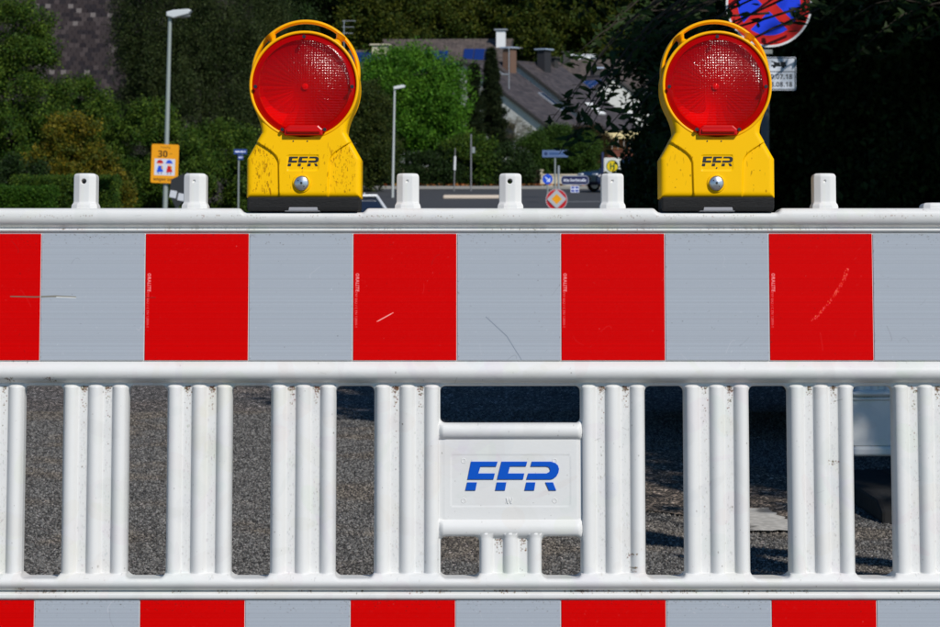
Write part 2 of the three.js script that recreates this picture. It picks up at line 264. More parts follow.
// a gabled house: local x along the ridge (0 .. length), local z down the slope that faces us; the apex of the near gable is the origin of heights
function house(label, { x, d, apex, turn, span, rise, length, wall = 3, roof = M.brownRoof, chimneys = [], panels = [], skylights = [], windows = [], category = 'house', walls = M.render }) {
  const z = CAM_Z - d, gy = ground(x, z), o = thing('gabled_house', label, category, [x, gy, z], turn, undefined), A = apex - gy, eave = A - rise, L = length, S = span, ov = 0.28;
  const wl = poly([[-S + ov, -2], [S - ov, -2], [S - ov, eave], [0, A - 0.12], [-S + ov, eave]], L); wl.rotateY(Math.PI / 2);
  part('wall', wl, walls, o);
  const len = Math.hypot(S, rise), ang = Math.atan2(rise, S);
  for (const s of [1, -1]) {
    const g = new THREE.BoxGeometry(L + 0.24, 0.16, len + 0.25); const u = g.attributes.uv, p = g.attributes.position; for (let i = 0; i < p.count; i++) u.setXY(i, p.getX(i) / 4.8, -p.getZ(i) / 4.8 * s);
    const m = part('roof_slope', g, roof, o); m.position.set(L / 2, eave + rise / 2 + 0.02 - 0.0, s * (S / 2 + 0.06)); m.rotation.x = s * ang;
    const put = (name, mat, fx, fz, w, h, lift, th) => { const k = part(name, rbox(w, th, h, Math.min(0.03, th / 3), 0, 0, 0, 1), mat, m); k.position.set((fx - 0.5) * L, 0.08 + lift, s * (fz - 0.5) * len); return k; };
    for (const [side, fx, fz, w, h, nx = 1, nz = 1] of panels) if (side === s) for (let i = 0; i < nx; i++) for (let j = 0; j < nz; j++) { const k = put('solar_panel', M.pv, fx + (i + 0.5) * w / L - 0 * nx, fz + (j + 0.5) * h / len, w - 0.05, h - 0.05, 0.06, 0.06); }
    for (const [side, fx, fz, w, h, white] of skylights) if (side === s) { put('skylight', white === 2 ? M.board : white ? M.white : M.alu, fx, fz, w, h, white === 2 ? 0.10 : 0.05, 0.12); const k = put('skylight_pane', white === 1 ? M.white : M.glass, fx, fz, w - 0.18, h - 0.18, white === 2 ? 0.16 : 0.11, 0.03); }
    for (const e of [0, 1]) { const b = part('verge_board', rbox(0.07, 0.2, len + 0.28, 0.02, 0, 0, 0, 1), M.board, o); b.position.set(e ? L + 0.16 : -0.16, eave + rise / 2 - 0.03, s * (S / 2 + 0.06)); b.rotation.x = s * ang; }
  }
  part('ridge_cap', (() => { const g = new THREE.CylinderGeometry(0.13, 0.13, L + 0.5, 8); g.rotateZ(Math.PI / 2); return at(g, L / 2, A + 0.1, 0); })(), roof, o);
  for (const [fx, fz, w, dp, h, mat, cap] of chimneys) { const y = A - Math.abs(fz) * rise; const c = part('chimney', rbox(w, h + 0.8, dp, 0.02, fx * L, y - 0.4 + h / 2, fz * S, 1), mat, o); part('chimney_cap', rbox(w + 0.3, 0.1, dp + 0.3, 0.03, fx * L, y + h + 0.1, fz * S, 1), cap ?? M.zinc, c); part('chimney_collar', rbox(w * 0.7, 0.12, dp * 0.7, 0.03, fx * L, y + h, fz * S, 1), M.dark, c); }
  for (const [face, a, y, w, h] of windows) { const w0 = part('window', rbox(0.14, h, w, 0.02, -0.02, A + y, a, 1), M.white, o); part('pane', rbox(0.04, h - 0.16, w - 0.16, 0.01, -0.085, A + y, a, 1), M.glass, w0); if (face) { w0.position.x = L + 0.04; } }
  return o;
}
// ------------------------------------------------------------------ the white barrier
const GAPS = [[-1.0499, -0.9755], [-0.8511, -0.7767], [-0.6523, -0.5779], [-0.4545, -0.3801], [-0.2559, -0.1827], [-0.0569, 0.2105], [0.3337, 0.4081], [0.5323, 0.6067], [0.7315, 0.8063], [0.9305, 1.005]];
const HOLE_B = 0.379, HOLE_T = 0.740, X0 = -0.995, X1 = 1.14;
const RIBS = []; for (let i = 0; i < GAPS.length - 1; i++) { const c = (GAPS[i][1] + GAPS[i + 1][0]) / 2; for (const k of [-1, 0, 1]) RIBS.push(c + k * 0.0468); }
RIBS.push(1.03, 1.077, 1.12);
const arc = (t) => t > -1 && t < 1 ? Math.sqrt(1 - t * t) : 0;
function latticePre(x, y) {
  let h = 0.012, hole = 1;
  for (const r of RIBS) { const t = (x - r) / 0.0142; if (t > -1.9 && t < 1.9) { const inLogo = x > -0.06 && x < 0.214; if (!inLogo) h = smax(h, 0.0120 + (t > -1 && t < 1 ? 0.0165 * arc(t) : -0.03 * (Math.abs(t) - 1)) - 0.03 * sstep(0.738, 0.752, y) - 0.03 * (1 - sstep(0.368, 0.378, y)), 0.009); } }
  if (x > -0.075 && x < 0.228) {
    const wx = sstep(-0.068, -0.05, x) * (1 - sstep(0.204, 0.222, x));
    for (const [c, w, a] of [[0.655, 0.0158, 0.0155], [0.4705, 0.0172, 0.0155]]) { const t = (y - c) / w; if (Math.abs(t) < 1) h = smax(h, 0.012 + a * arc(t) * (0.2 + 0.8 * wx), 0.008); }
    if (y < 0.462) for (const k of [-1, 0, 1]) { const t = (x - 0.0768 - k * 0.0468) / 0.0142; if (Math.abs(t) < 1.9) h = smax(h, 0.0120 + (Math.abs(t) < 1 ? 0.0160 * arc(t) : -0.03 * (Math.abs(t) - 1)) - 0.03 * (1 - sstep(0.368, 0.378, y)), 0.009); }
    const field = rbox2(x, y, -0.048, 0.203, 0.489, 0.640, 0.006); h = smax(h, 0.0155 - 0.35 * Math.max(0, field), 0.003);
    const plate = rbox2(x, y, -0.036, 0.190, 0.512, 0.6105, 0.006); h -= 0.0012 * sstep(0.0012, -0.0012, plate);
  }
  const rail2 = (y - 0.7675) / 0.0215; h = smax(h, 0.010 + 0.031 * arc(rail2), 0.007);
  const rail3 = (y - 0.3715) / 0.0165; h = smax(h, 0.014 + 0.027 * arc(rail3), 0.008);
  if (y < 0.36) h = smax(h, 0.035 - 0.016 * sstep(0.3490, 0.3555, y), 0.003);
  if (y > 0.783) h = smax(h, 0.028, 0.004);
  for (let i = 0; i < GAPS.length; i++) { const [a, b] = GAPS[i]; if (x < a - 0.03 || x > b + 0.03) continue;
    if (i !== 5) hole = Math.min(hole, rbox2(x, y, a, b, HOLE_B, HOLE_T, 0.011));
    else hole = Math.min(hole, rbox2(x, y, a, b, 0.670, HOLE_T, 0.010), rbox2(x, y, a + 0.001, a + 0.0745, HOLE_B, 0.4555, 0.011), rbox2(x, y, b - 0.0745, b, HOLE_B, 0.4555, 0.011)); }
  return [h, smax(-hole, rbox2(x, y, X0, X1, 0.339, 0.788, 0.004), 0.004)];
}
const slabField = (x, y, z, p) => smax((Math.abs(z) - p[0]) * 0.75, p[1], 0.006);
const latticeGeo = surface([X0 - 0.009, 0.333, -0.05], [X1 + 0.009, 0.795, 0.05], 0.0027, latticePre, slabField);
const LAMPS = [-0.3183, 0.4740];
function topRailPre(x, y) {
  let h = 0.012; h = smax(h, 0.012 + 0.030 * Math.pow(arc((y - 1.0645) / 0.0215), 0.7), 0.005);
  if (y < 1.043) h = smax(h, 0.0345 - 0.014 * sstep(1.0375, 1.0425, y), 0.003);
  let top = 1.0795; for (const l of LAMPS) top -= 0.0085 * (1 - sstep(0.112, 0.124, Math.abs(x - l)));
  return [h, smax(smax(y - top, 1.0315 - y, 0.003), Math.abs(x - (X0 + X1) / 2) - (X1 - X0) / 2, 0.006)];
}
const topRailGeo = surface([X0 - 0.009, 1.024, -0.05], [X1 + 0.009, 1.087, 0.05], 0.0028, topRailPre, (x, y, z, p) => smax((Math.abs(z) - p[0]) * 0.75, p[1], 0.010));
function postGeo(height, holeR, through) {
  const oct = (x, z, w, dd, c) => Math.max(Math.abs(x) - w, Math.abs(z) - dd, Math.abs(x) * 0.53 + Math.abs(z) * 0.848 - ((w - c) * 0.53 + dd * 0.848));
  return surface([-0.034, -0.014, -0.036], [0.034, height + 0.008, 0.036], 0.0021, () => 0, (x, y, z) => {
    const shaft = smax(oct(x, z, 0.0215, 0.0235, 0.012), y - height, 0.008), col = smax(smax(oct(x, z, 0.0245 + 0.12 * Math.max(0, 0.010 - y) * 0.5, 0.0275, 0.012), y - Math.min(height, 0.0125), 0.007), -y - 0.012, 0.003);
    let r = smin(shaft, col, 0.003);
    if (holeR) { const q = Math.hypot(x + 0.001, y - (height - 0.016)) - holeR; r = smax(r, through ? -q : -Math.max(q, 0.0215 - z), 0.001); }
    return r;
  });
}
const plasticMap = canvas(2048, 1024, (c, w, h) => {
  c.fillStyle = '#f2f2f0'; c.fillRect(0, 0, w, h); const r = rng(21), px = (X, S) => [(X + 1.05) / 2.25 * w, (1 - (S - 0.05) / 1.125) * h];
  for (let k = 0; k < 900; k++) { c.fillStyle = `rgba(${200 + r() * 40},${198 + r() * 40},${190 + r() * 40},0.10)`; c.beginPath(); c.ellipse(r() * w, r() * h, 8 + r() * 40, 4 + r() * 22, r() * 3, 0, 7); c.fill(); }
  for (let k = 0; k < 1500; k++) { c.fillStyle = `rgba(70,62,52,${0.12 + 0.5 * r() * r()})`; const s = 0.5 + r() * r() * 1.6; c.fillRect(r() * w, r() * h, s, s * (1 + r() * 1.5)); }
  for (let k = 0; k < 120; k++) { const [x, y] = [r() * w, r() * h]; c.strokeStyle = `rgba(90,84,78,${0.08 + 0.22 * r()})`; c.lineWidth = 0.5 + r() * 0.6; c.beginPath(); c.moveTo(x, y); c.lineTo(x + (r() - 0.5) * 26, y + (r() - 0.4) * 18); c.stroke(); }
  const dirt = (X, S, n, sx, sy, a) => { for (let k = 0; k < n; k++) { const [x, y] = px(X + (r() + r() - 1) * sx, S - r() * r() * sy); c.fillStyle = `rgba(${60 + r() * 55},${44 + r() * 30},${28 + r() * 18},${a * (0.25 + 0.6 * r())})`; const s = 0.6 + r() * 1.7; c.fillRect(x, y, s, s); } };
  for (let i = 0; i < RIBS.length - 1; i++) if (RIBS[i + 1] - RIBS[i] < 0.05) { const m = RIBS[i] + 0.0242, k = 0.3 + r() * 1.2; dirt(m, 0.7405, 46 * k, 0.008, 0.012, 1); dirt(m, 0.736, 26 * k, 0.007, 0.05, 0.8); if (r() < 0.5) dirt(m, 0.72, 12, 0.004, 0.22, 0.6);
    for (let q = 0; q < 150; q++) { const [x, y] = px(m + (r() + r() - 1) * 0.011, 0.742 - r() * 0.365); c.fillStyle = `rgba(${120 + r() * 40},${116 + r() * 40},${110 + r() * 40},${0.06 + 0.16 * r()})`; const s = 0.7 + r() * 1.2; c.fillRect(x, y, s, s * (1 + r() * 2)); } }
  for (const k of [-0.5, 0.5]) dirt(0.0768 + k * 0.047, 0.452, 40, 0.008, 0.03, 0.9);
  for (let k = 0; k < 40; k++) { const X = -1 + r() * 2.1; dirt(X, 0.357, 14, 0.03, 0.006, 0.8); }
  for (let k = 0; k < 30; k++) { const X = -1 + r() * 2.1; dirt(X, 1.041, 9, 0.04, 0.003, 0.5); dirt(-1 + r() * 2.1, 1.066, 10, 0.04, 0.008, 0.45); }
  for (const [X, S] of [[-0.878, 0.757], [-0.80, 0.7575], [-0.85, 0.362], [0.31, 0.40], [0.306, 0.425], [0.69, 0.6], [-0.62, 0.56]]) dirt(X, S, 26, 0.012, 0.012, 0.8);
});
const plastic = phys(lin(0.81, 0.80, 0.79), 0.42, { map: plasticMap, bumpMap: dataTex(512, 512, (i, j) => { const a = 150 * fbm(i / 12, j / 12, 3) + 60 * hash2(i, j); return [a, a, a]; }, false), bumpScale: 0.00035, specularIntensity: 0.45 });
const PITCH = 0.1987, EDGE0 = 0.1736;
const sheetMap = canvas(2048, 1024, (c, w, h) => {
  const r = rng(77), px = (X, S) => [(X + 1.05) / 2.25 * w, (1 - (S - 0.05) / 1.125) * h];
  for (let k = -8; k < 8; k++) for (const [a, b, off] of [[0.02, 0.5, -0.0022], [0.5, 1.2, 0]]) { const [x, y] = px(EDGE0 + off + k * PITCH, b), [x1, y1] = px(EDGE0 + off + (k + 1) * PITCH, a); c.fillStyle = k % 2 ? '#aab0b8' : '#d40000'; c.fillRect(x, y, x1 - x, y1 - y); }
  for (let y = 0; y < h; y++) { c.fillStyle = `rgba(0,0,0,${0.05 * hash2(y, 3)})`; c.fillRect(0, y, w, 1); }
  for (let k = 0; k < 1400; k++) { const d = r(); c.fillStyle = d < 0.55 ? `rgba(60,52,48,${0.15 + 0.35 * r()})` : `rgba(255,255,255,${0.12 + 0.3 * r()})`; const s = 0.5 + r() * r() * 1.7; c.fillRect(r() * w, r() * h, s, s); }
  for (let k = 0; k < 110; k++) { const x = r() * w, y = r() * h, d = r() < 0.5; c.strokeStyle = d ? `rgba(90,90,95,${0.1 + 0.25 * r()})` : `rgba(255,235,235,${0.1 + 0.25 * r()})`; c.lineWidth = 0.5 + 0.5 * r(); c.beginPath(); c.moveTo(x, y); c.quadraticCurveTo(x + (r() - 0.5) * 20, y + (r() - 0.5) * 30, x + (r() - 0.5) * 40, y + (r() - 0.5) * 60); c.stroke(); }
  for (let y = 0; y < h; y += 4) for (let x = (y / 4 % 2) * 2; x < w; x += 4) if (hash2(x, y) > 0.45) { c.fillStyle = `rgba(255,255,255,${0.035 * hash2(y, x)})`; c.fillRect(x, y, 2, 2); }
  for (let k = 0; k < 900; k++) { const [x, y] = px(-1.05 + r() * 2.25, r() < 0.7 ? 0.13 + r() * 0.21 : 0.79 + r() * 0.24); c.strokeStyle = r() < 0.5 ? `rgba(255,240,236,${0.08 + 0.3 * r() * r()})` : `rgba(60,54,50,${0.08 + 0.25 * r() * r()})`; c.lineWidth = 0.5 + 0.6 * r(); c.beginPath(); c.moveTo(x, y); c.lineTo(x + (r() - 0.5) * 9, y + (r() - 0.5) * 7); c.stroke(); }
  for (let k = -7; k < 7; k++) for (let q = 0; q < 46; q++) { const up = r() < 0.6, e = EDGE0 + (up ? 0 : -0.0022) + k * PITCH + (r() - 0.5) * 0.006, [x, y] = px(e, up ? 0.79 + r() * 0.24 : 0.13 + r() * 0.21); c.fillStyle = `rgba(74,60,52,${0.1 + 0.3 * r()})`; c.fillRect(x, y, 0.8 + r(), 0.8 + r() * 2.5); }
  for (let q = 0; q < 1500; q++) { const up = r() < 0.5, [x, y] = px(-1.05 + r() * 2.25, (up ? 1.0295 : 0.3372) - Math.pow(r(), 3) * 0.02); c.fillStyle = `rgba(66,56,46,${0.1 + 0.3 * r()})`; c.fillRect(x, y, 0.8 + r() * 1.6, 0.7 + r()); }
  const stroke = (pts, col, lw) => { c.strokeStyle = col; c.lineWidth = lw; c.beginPath(); pts.forEach((p, i) => { const [x, y] = px(...p); i ? c.lineTo(x, y) : c.moveTo(x, y); }); c.stroke(); };
  stroke([[-0.878, 0.9105], [-0.83, 0.9095], [-0.79, 0.911], [-0.752, 0.909]], '#76705f', 2.2); stroke([[-0.79, 0.9095], [-0.752, 0.9078]], '#f4f4f2', 1.2);
  stroke([[-0.178, 0.8625], [-0.146, 0.880]], '#ff9a90', 1.6); stroke([[-0.175, 0.8635], [-0.15, 0.8775]], '#fff0ea', 0.8);
  stroke([[0.03, 0.872], [0.07, 0.835], [0.098, 0.79]], 'rgba(95,105,118,0.7)', 1.1); stroke([[-0.62, 0.908], [-0.60, 0.9085]], '#8f2a22', 1.3);
  for (let k = 0; k < 150; k++) { const t = r(), X = 0.72 - 0.045 * Math.pow(1 - t, 1.4) * 1.3 + (r() - 0.5) * 0.007, S = 0.965 - 0.10 * (1 - t) - 0.0; const [x, y] = px(X - 0.045 * (1 - t) * (1 - t) * 0.2, S); c.fillStyle = `rgba(255,${70 + 90 * r()},${60 + 80 * r()},${0.25 + 0.45 * r()})`; c.fillRect(x, y, 1.4, 1 + 2 * r()); }
  c.fillStyle = 'rgba(255,190,190,0.8)'; c.font = 'bold 9px sans-serif';
  for (let k = -6; k < 6; k += 2) { const [x, y] = px(EDGE0 + k * PITCH + 0.0045, 0.955); c.save(); c.translate(x, y); c.rotate(Math.PI / 2); c.font = 'bold 8px sans-serif'; c.fillText('ORALITE', 0, 0); c.font = '6px sans-serif'; c.fillStyle = 'rgba(255,180,180,0.6)'; c.fillText('TYP RA2 / C EN 12899-1', 32, 0); c.restore(); }
});
const sheeting = phys(0xffffff, 0.4, { map: sheetMap, specularIntensity: 0.12 });
const blue = phys(lin(0.004, 0.085, 0.50), 0.4, { specularIntensity: 0.25 }), black = std(lin(0.012, 0.012, 0.012), 0.6);
// the three letters of the emblem, cut like stencils; units of its own height
const LOGO = [
  [[105, 78], [315, 78], [303, 117], [180, 117], [163, 170], [293, 170], [282, 217], [77, 217]], [[75, 240], [152, 240], [140, 303], [60, 303]],
  [[345, 78], [548, 78], [538, 115], [412, 115], [397, 170], [525, 170], [515, 217], [310, 217]], [[308, 240], [383, 240], [372, 303], [295, 303]],
  [[583, 78], [735, 78], [768, 88], [790, 108], [798, 135], [793, 165], [778, 192], [755, 210], [735, 217], [540, 217], [555, 170], [700, 170], [722, 158], [728, 142], [718, 122], [698, 116], [573, 116]], [[540, 240], [612, 240], [602, 303], [525, 303]], [[690, 240], [750, 240], [775, 303], [718, 303]],
];
const logoGeo = (s, depth) => LOGO.map((p) => poly(p.map(([x, y]) => [(x - 428) * s, (190 - y) * s]).reverse(), depth, depth * 0.3));
const barrierLogo = logoGeo(0.0002418, 0.0030), lampLogo = logoGeo(0.0000815, 0.0008);
const font = await new FontLoader().loadAsync('fonts/droid/droid_sans_bold.typeface.json');
const postA = postGeo(0.070, 0.0048, true), postB = postGeo(0.070, 0.0024, false), postLow = postGeo(0.0125, 0, false);
const POSTS = [[-0.7407, 0], [-0.529, 1], [-0.1198, 1], [0.0776, 0], [0.2741, 1], [0.6823, 1], [0.895, 2], [-0.94, 2]];
const rubber = std(lin(0.020, 0.020, 0.021), 0.8, { map: dataTex(256, 256, (i, j) => { const a = 110 + 90 * fbm(i / 20, j / 9, 3) + (hash2(i >> 1, j >> 1) > 0.93 ? 55 : 0); return [a, a - 3, a - 8]; }), bumpMap: dataTex(256, 256, (i, j) => { const a = 220 * fbm(i / 5, j / 5, 3); return [a, a, a]; }, false), bumpScale: 0.0012 });
function makeBarrier(label, front) {
  const low = front ? 0 : 0.2455;                       // the other barrier has no striped upper board
  const o = thing('barrier', label, 'barrier', [0, 0, 0], 0, undefined);
  part('lattice_panel', latticeGeo, plastic, o);
  part('upper_rail', topRailGeo, plastic, o).position.y = -low;
  if (front) part('upper_board', barrierUV(rbox(X1 - X0 - 0.004, 0.2455, 0.056, 0.004, (X0 + X1) / 2, 0.9095, 0)), plastic, o);
  part('lower_board', barrierUV(rbox(X1 - X0 - 0.004, 0.215, 0.056, 0.004, (X0 + X1) / 2, 0.2325, 0)), plastic, o);
  part('foot_rail', barrierUV(rbox(X1 - X0, 0.05, 0.076, 0.018, (X0 + X1) / 2, 0.10, 0)), plastic, o);
  for (const [x, k] of POSTS) { const p = part('post', [postA, postB, postLow][k], plastic, o); p.position.set(x, 1.0775 - low, 0); }
  for (const x of [-0.76, 0.90]) part('foot_peg', rbox(0.11, 0.17, 0.05, 0.008, x, 0.015, 0), plastic, o);
  if (front) {
    for (const [lo, hi, off] of [[0.789, 1.0302, 0], [0.128, 0.3382, -0.0022]]) for (let k = -6; k < 5; k++) {
      const a = Math.max(EDGE0 + off + k * PITCH, X0 + 0.006), b = Math.min(EDGE0 + off + (k + 1) * PITCH, X1 - 0.006); if (b - a < 0.02) continue;
      part(k % 2 ? 'white_stripe' : 'red_stripe', barrierUV(rbox(b - a - 0.0016, hi - lo, 0.0022, 0.0009, (a + b) / 2, (lo + hi) / 2, 0.0287, 1)), sheeting, o);
    }
    const lg = part('emblem_plate', rbox(0.2265, 0.099, 0.002, 0.0009, 0.077, 0.5613, 0.0139, 1), plastic, o); barrierUV(lg.geometry);
    for (const g of barrierLogo) { const m = part('emblem_letter', g, blue, lg); m.position.set(0.0800, 0.5700, 0.0150); }
    for (const x of [-0.0122, 0.1610]) for (const s of [0.5985, 0.5233]) { const q = part('rivet', new THREE.TorusGeometry(0.0040, 0.0018, 8, 18), plastic, lg); q.position.set(x, s, 0.0150); }
    const w = new TextGeometry('W', { font, size: 0.0105, depth: 0.0030, bevelEnabled: false, curveSegments: 3 }); w.translate(0.0685, 0.5180, 0.0146); part('moulded_letter', w, plastic, lg);
  }
  return o;
}
const LEAN = THREE.MathUtils.degToRad(-4.7);
const barrier = makeBarrier('white plastic road barrier with red and white stripes and blue emblem, carrying two warning lamps', true);
barrier.rotation.x = LEAN;
const barrierBack = makeBarrier('plain white plastic barrier in the shade near the blue trailer', false);
barrierBack.scale.y = 0.72; barrierBack.position.set(2.28, 0.115, -3.35); barrierBack.rotation.y = 0.05;
function footPlate(label, x, y, z, turn) {
  const o = thing('foot_plate', label, 'barrier foot', [x, y, z], turn, undefined);
  part('slab', (() => { const g = poly([[-0.40, 0], [0.40, 0], [0.40, 0.04], [0.33, 0.072], [-0.33, 0.072], [-0.40, 0.04]], 0.38, 0.012); g.translate(0, 0, -0.19); return g; })(), rubber, o);
  for (const s of [-1, 1]) part('grip_recess', rbox(0.12, 0.012, 0.06, 0.005, s * 0.25, 0.072, 0, 1), std(lin(0.012, 0.012, 0.013), 0.9), o);
}
footPlate('black rubber foot plate under the striped barrier, below its first lamp', -0.76, 0.004, -0.004, Math.PI / 2);
footPlate('black rubber foot plate under the striped barrier, below its second lamp', 0.90, 0.004, -0.004, Math.PI / 2);
footPlate('black rubber foot plate under the plain shaded barrier, beside the trailer', 1.50, 0.004, -3.30, Math.PI / 2 + 0.05);
footPlate('black rubber foot plate under the plain shaded barrier, away from the trailer', 3.18, 0.004, -3.42, Math.PI / 2 + 0.05);

// ------------------------------------------------------------------ warning lamps
const LC = 0.2425;                                                // height of the lens centre above the lamp's foot
function lampPre(x, y) {
  const c = Math.hypot(x, y - LC) - 0.1052, ax = Math.abs(x);
  const side = 0.1100 - 0.56 * (Math.min(Math.max(y, 0.101), 0.151) - 0.101) - Math.max(0, y - 0.151) * 0.05;
  const trap = Math.max((ax - side) * 0.9, 0.0265 - y, y - 0.195);
  const out = smin(c, trap, 0.020);
  const ub = 0.0455 + 0.0015 * (y - 0.05) / 0.05 + 0.055 * Math.pow(sstep(0.088, 0.150, y), 1.6);
  let h = 0.043 - 0.0055 * sstep(ub, ub + 0.0035, ax) * (1 - sstep(0.145, 0.155, y));
  h -= 0.0012 * sstep(0.001, -0.001, rbox2(x, y, -0.031, 0.0285, 0.0785, 0.1075, 0.003));
  h -= 0.033 * (1 - sstep(0.0995, 0.1010, Math.hypot(x, y - LC)));
  return [h, out];
}
const lampBodyGeo = surface([-0.125, 0.015, -0.054], [0.125, 0.362, 0.054], 0.0026, lampPre, (x, y, z, p) => smax((Math.abs(z) - p[0]) * 0.8, p[1], 0.012));
const lensGeo = (() => { const p = [V(0, 0, 0)], pts = []; for (let i = 0; i <= 26; i++) { const t = i / 26, r = 0.1002 * t; pts.push(new THREE.Vector2(r, 0.021 * Math.pow(Math.max(0, 1 - Math.pow(t, 2.6)), 0.62))); } const g = new THREE.LatheGeometry(pts.reverse(), 72); g.rotateX(Math.PI / 2); const q = g.attributes.position, u = g.attributes.uv; for (let i = 0; i < q.count; i++) u.setXY(i, q.getX(i) / 0.2004 + 0.5, q.getY(i) / 0.2004 + 0.5); g.computeVertexNormals(); return g; })();
const lensBump = dataTex(1024, 1024, (i, j) => { const k = 1024 / 40, u = (i % k) / k, v = (j % k) / k, r = Math.hypot(i - 512, j - 512) / 512, q = r < 0.86 ? 1 : 0; const h = q * (Math.abs(u - 0.5) * 150 + Math.abs(v - 0.5) * 150) + 30 * fbm(i / 6, j / 6, 2); return [h, h, h]; }, false, false);
const lensMat = phys(lin(0.86, 0.006, 0.005), 0.12, { transmission: 0.9, thickness: 0, ior: 1.45, bumpMap: lensBump, bumpScale: 0.0014, specularIntensity: 0.45 });
const reflectorMat = std(lin(0.50, 0.38, 0.30), 0.5, { metalness: 0.35, bumpMap: lensBump, bumpScale: 0.001 });
const redSolid = phys(lin(0.52, 0.004, 0.004), 0.3, { specularIntensity: 0.4 });
const yellowMap = (n, seed) => canvas(512, 768, (c, w, h) => {
  c.fillStyle = '#ffffff'; c.fillRect(0, 0, w, h); const r = rng(seed);
  for (let k = 0; k < n; k++) { const side = r() < 0.85 ? (r() < 0.5 ? 0.5 - 0.25 - 0.12 * r() : 0.5 + 0.22 + 0.16 * r()) : r(), y = h * (1 - (0.1 + 0.24 * r())); c.fillStyle = `rgba(${70 + 40 * r()},${50 + 30 * r()},20,${0.12 + 0.4 * r() * r()})`; c.beginPath(); c.ellipse(side * w + (r() - 0.5) * 26, y, 0.8 + r() * 2.6, 1.5 + r() * r() * 15, (r() - 0.5) * 0.5, 0, 7); c.fill(); }
  for (let k = 0; k < n * 0.5; k++) { c.fillStyle = `rgba(90,60,20,${0.1 + 0.3 * r()})`; c.fillRect(r() * w, r() * h, 1 + r() * 1.5, 1 + r() * 2); }
});
{ const p = lampBodyGeo.attributes.position, u = lampBodyGeo.attributes.uv; for (let i = 0; i < p.count; i++) u.setXY(i, p.getX(i) / 0.25 + 0.5, p.getY(i) / 0.375); }
const yellow = (n, seed) => phys(lin(0.95, 0.52, 0.0), 0.38, { map: yellowMap(n, seed), specularIntensity: 0.25 });
const handleMat = phys(lin(0.95, 0.43, 0.0), 0.35, { specularIntensity: 0.35 });
const chrome = std(lin(0.60, 0.60, 0.62), 0.28, { metalness: 0.9 });
function makeLamp(label, x, body) {
  const o = thing('warning_lamp', label, 'warning lamp', [0, 0, 0], 0, 'warning lamps on the striped barrier');
  o.position.set(x, 1.0725 * Math.cos(LEAN), 1.0725 * Math.sin(LEAN)); o.rotation.x = LEAN;
  const b = part('body', lampBodyGeo, body, o);
  const base = part('rubber_base', rbox(0.215, 0.024, 0.086, 0.004, 0, 0.0155, 0), rubber, o);
  part('clamp', rbox(0.070, 0.009, 0.088, 0.003, -0.002, 0.004, 0), std(lin(0.30, 0.30, 0.32), 0.7), base);  // stands for the white rail below, its shade painted grey-blue
  for (const s of [-1, 1]) part('base_lug', rbox(0.080, 0.010, 0.089, 0.003, s * 0.066, 0.0055, 0), rubber, base);
  // carrying handle
  const pts = []; for (let i = 0; i <= 40; i++) { const a = THREE.MathUtils.degToRad(-14 + 208 * i / 40); pts.push(V(Math.cos(a) * 0.1022, LC + 0.0262 + Math.sin(a) * 0.1022, 0)); }
  const h = part('handle', new THREE.TubeGeometry(new THREE.CatmullRomCurve3(pts), 80, 0.0042, 12), handleMat, o); h.scale.z = 2.6;
  for (const s of [-1, 1]) { const a = V(s * 0.0590, LC + 0.0838, 0), e = V(s * 0.0690, LC + 0.1005, 0), st = part('strut', merge([rod(a, a.clone().lerp(e, 0.5), 0.0125, 0.0065, 14), rod(a.clone().lerp(e, 0.5), e, 0.0065, 0.0115, 14)]), handleMat, h); }
  // lens, its reflector and trim
  for (const s of [1, -1]) {
    const rim = part('lens_rim', new THREE.TorusGeometry(0.1025, 0.0030, 12, 80), handleMat, o); rim.position.set(0, LC, s * 0.0415);
    const l = part('lens', lensGeo, lensMat, o); l.position.set(0, LC, s * 0.0385); if (s < 0) l.rotation.y = Math.PI;
    const ref = new THREE.LatheGeometry([...Array(14)].map((_, i) => new THREE.Vector2(0.004 + 0.092 * i / 13, -0.0245 + 0.0225 * Math.pow(i / 13, 2))), 24); ref.rotateX(Math.PI / 2);
    const f = part('reflector', ref.toNonIndexed(), reflectorMat, l); f.geometry.computeVertexNormals(); f.position.z = -0.0005;
    part('light_source', at(new THREE.IcosahedronGeometry(0.0065, 1).scale(1, 1, 0.35), 0, 0, -0.0215), std(lin(0.9, 0.45, 0.2), 0.3, { flatShading: true }), l);
    const flange = new THREE.RingGeometry(0.0885, 0.0998, 72, 1); const fl = part('lens_flange', flange, redSolid, l); fl.position.z = 0.0010;
    for (const [sx, sy] of [[0, 0.0925], [-0.0925, -0.004], [0.0925, -0.004], [-0.0405, -0.0865], [0.0405, -0.0865]]) { const q = part('screw', disc(0.0034, 0.006, sx, sy, 0.0125, 14), std(lin(0.03, 0.03, 0.035), 0.4, { metalness: 0.6 }), l); }
    const tab = part('lens_tab', (() => { const g = poly([[-0.0365, -0.0975], [0.0365, -0.0975], [0.037, -0.086], [0.028, -0.078], [-0.028, -0.078], [-0.037, -0.086]], 0.010, 0.003); return g; })(), redSolid, l); tab.position.z = 0.003;
    part('lens_tab_ridge', (() => { const g = new THREE.CylinderGeometry(0.004, 0.004, 0.062, 10); g.rotateZ(Math.PI / 2); return at(g, 0, -0.0895, 0.0165); })(), redSolid, l);
  }
  for (const g of lampLogo) { const m = part('emblem_letter', g, black, o); m.position.set(-0.0010, 0.0958, 0.0416); }
  part('emblem_dot', disc(0.0013, 0.002, -0.0020, 0.0832, 0.0422, 10), black, o);
  for (const s of [-1, 1]) part('contact_hole', disc(0.0014, 0.002, -0.0065 + s * 0.0135, 0.1345, 0.0428, 10), black, o);
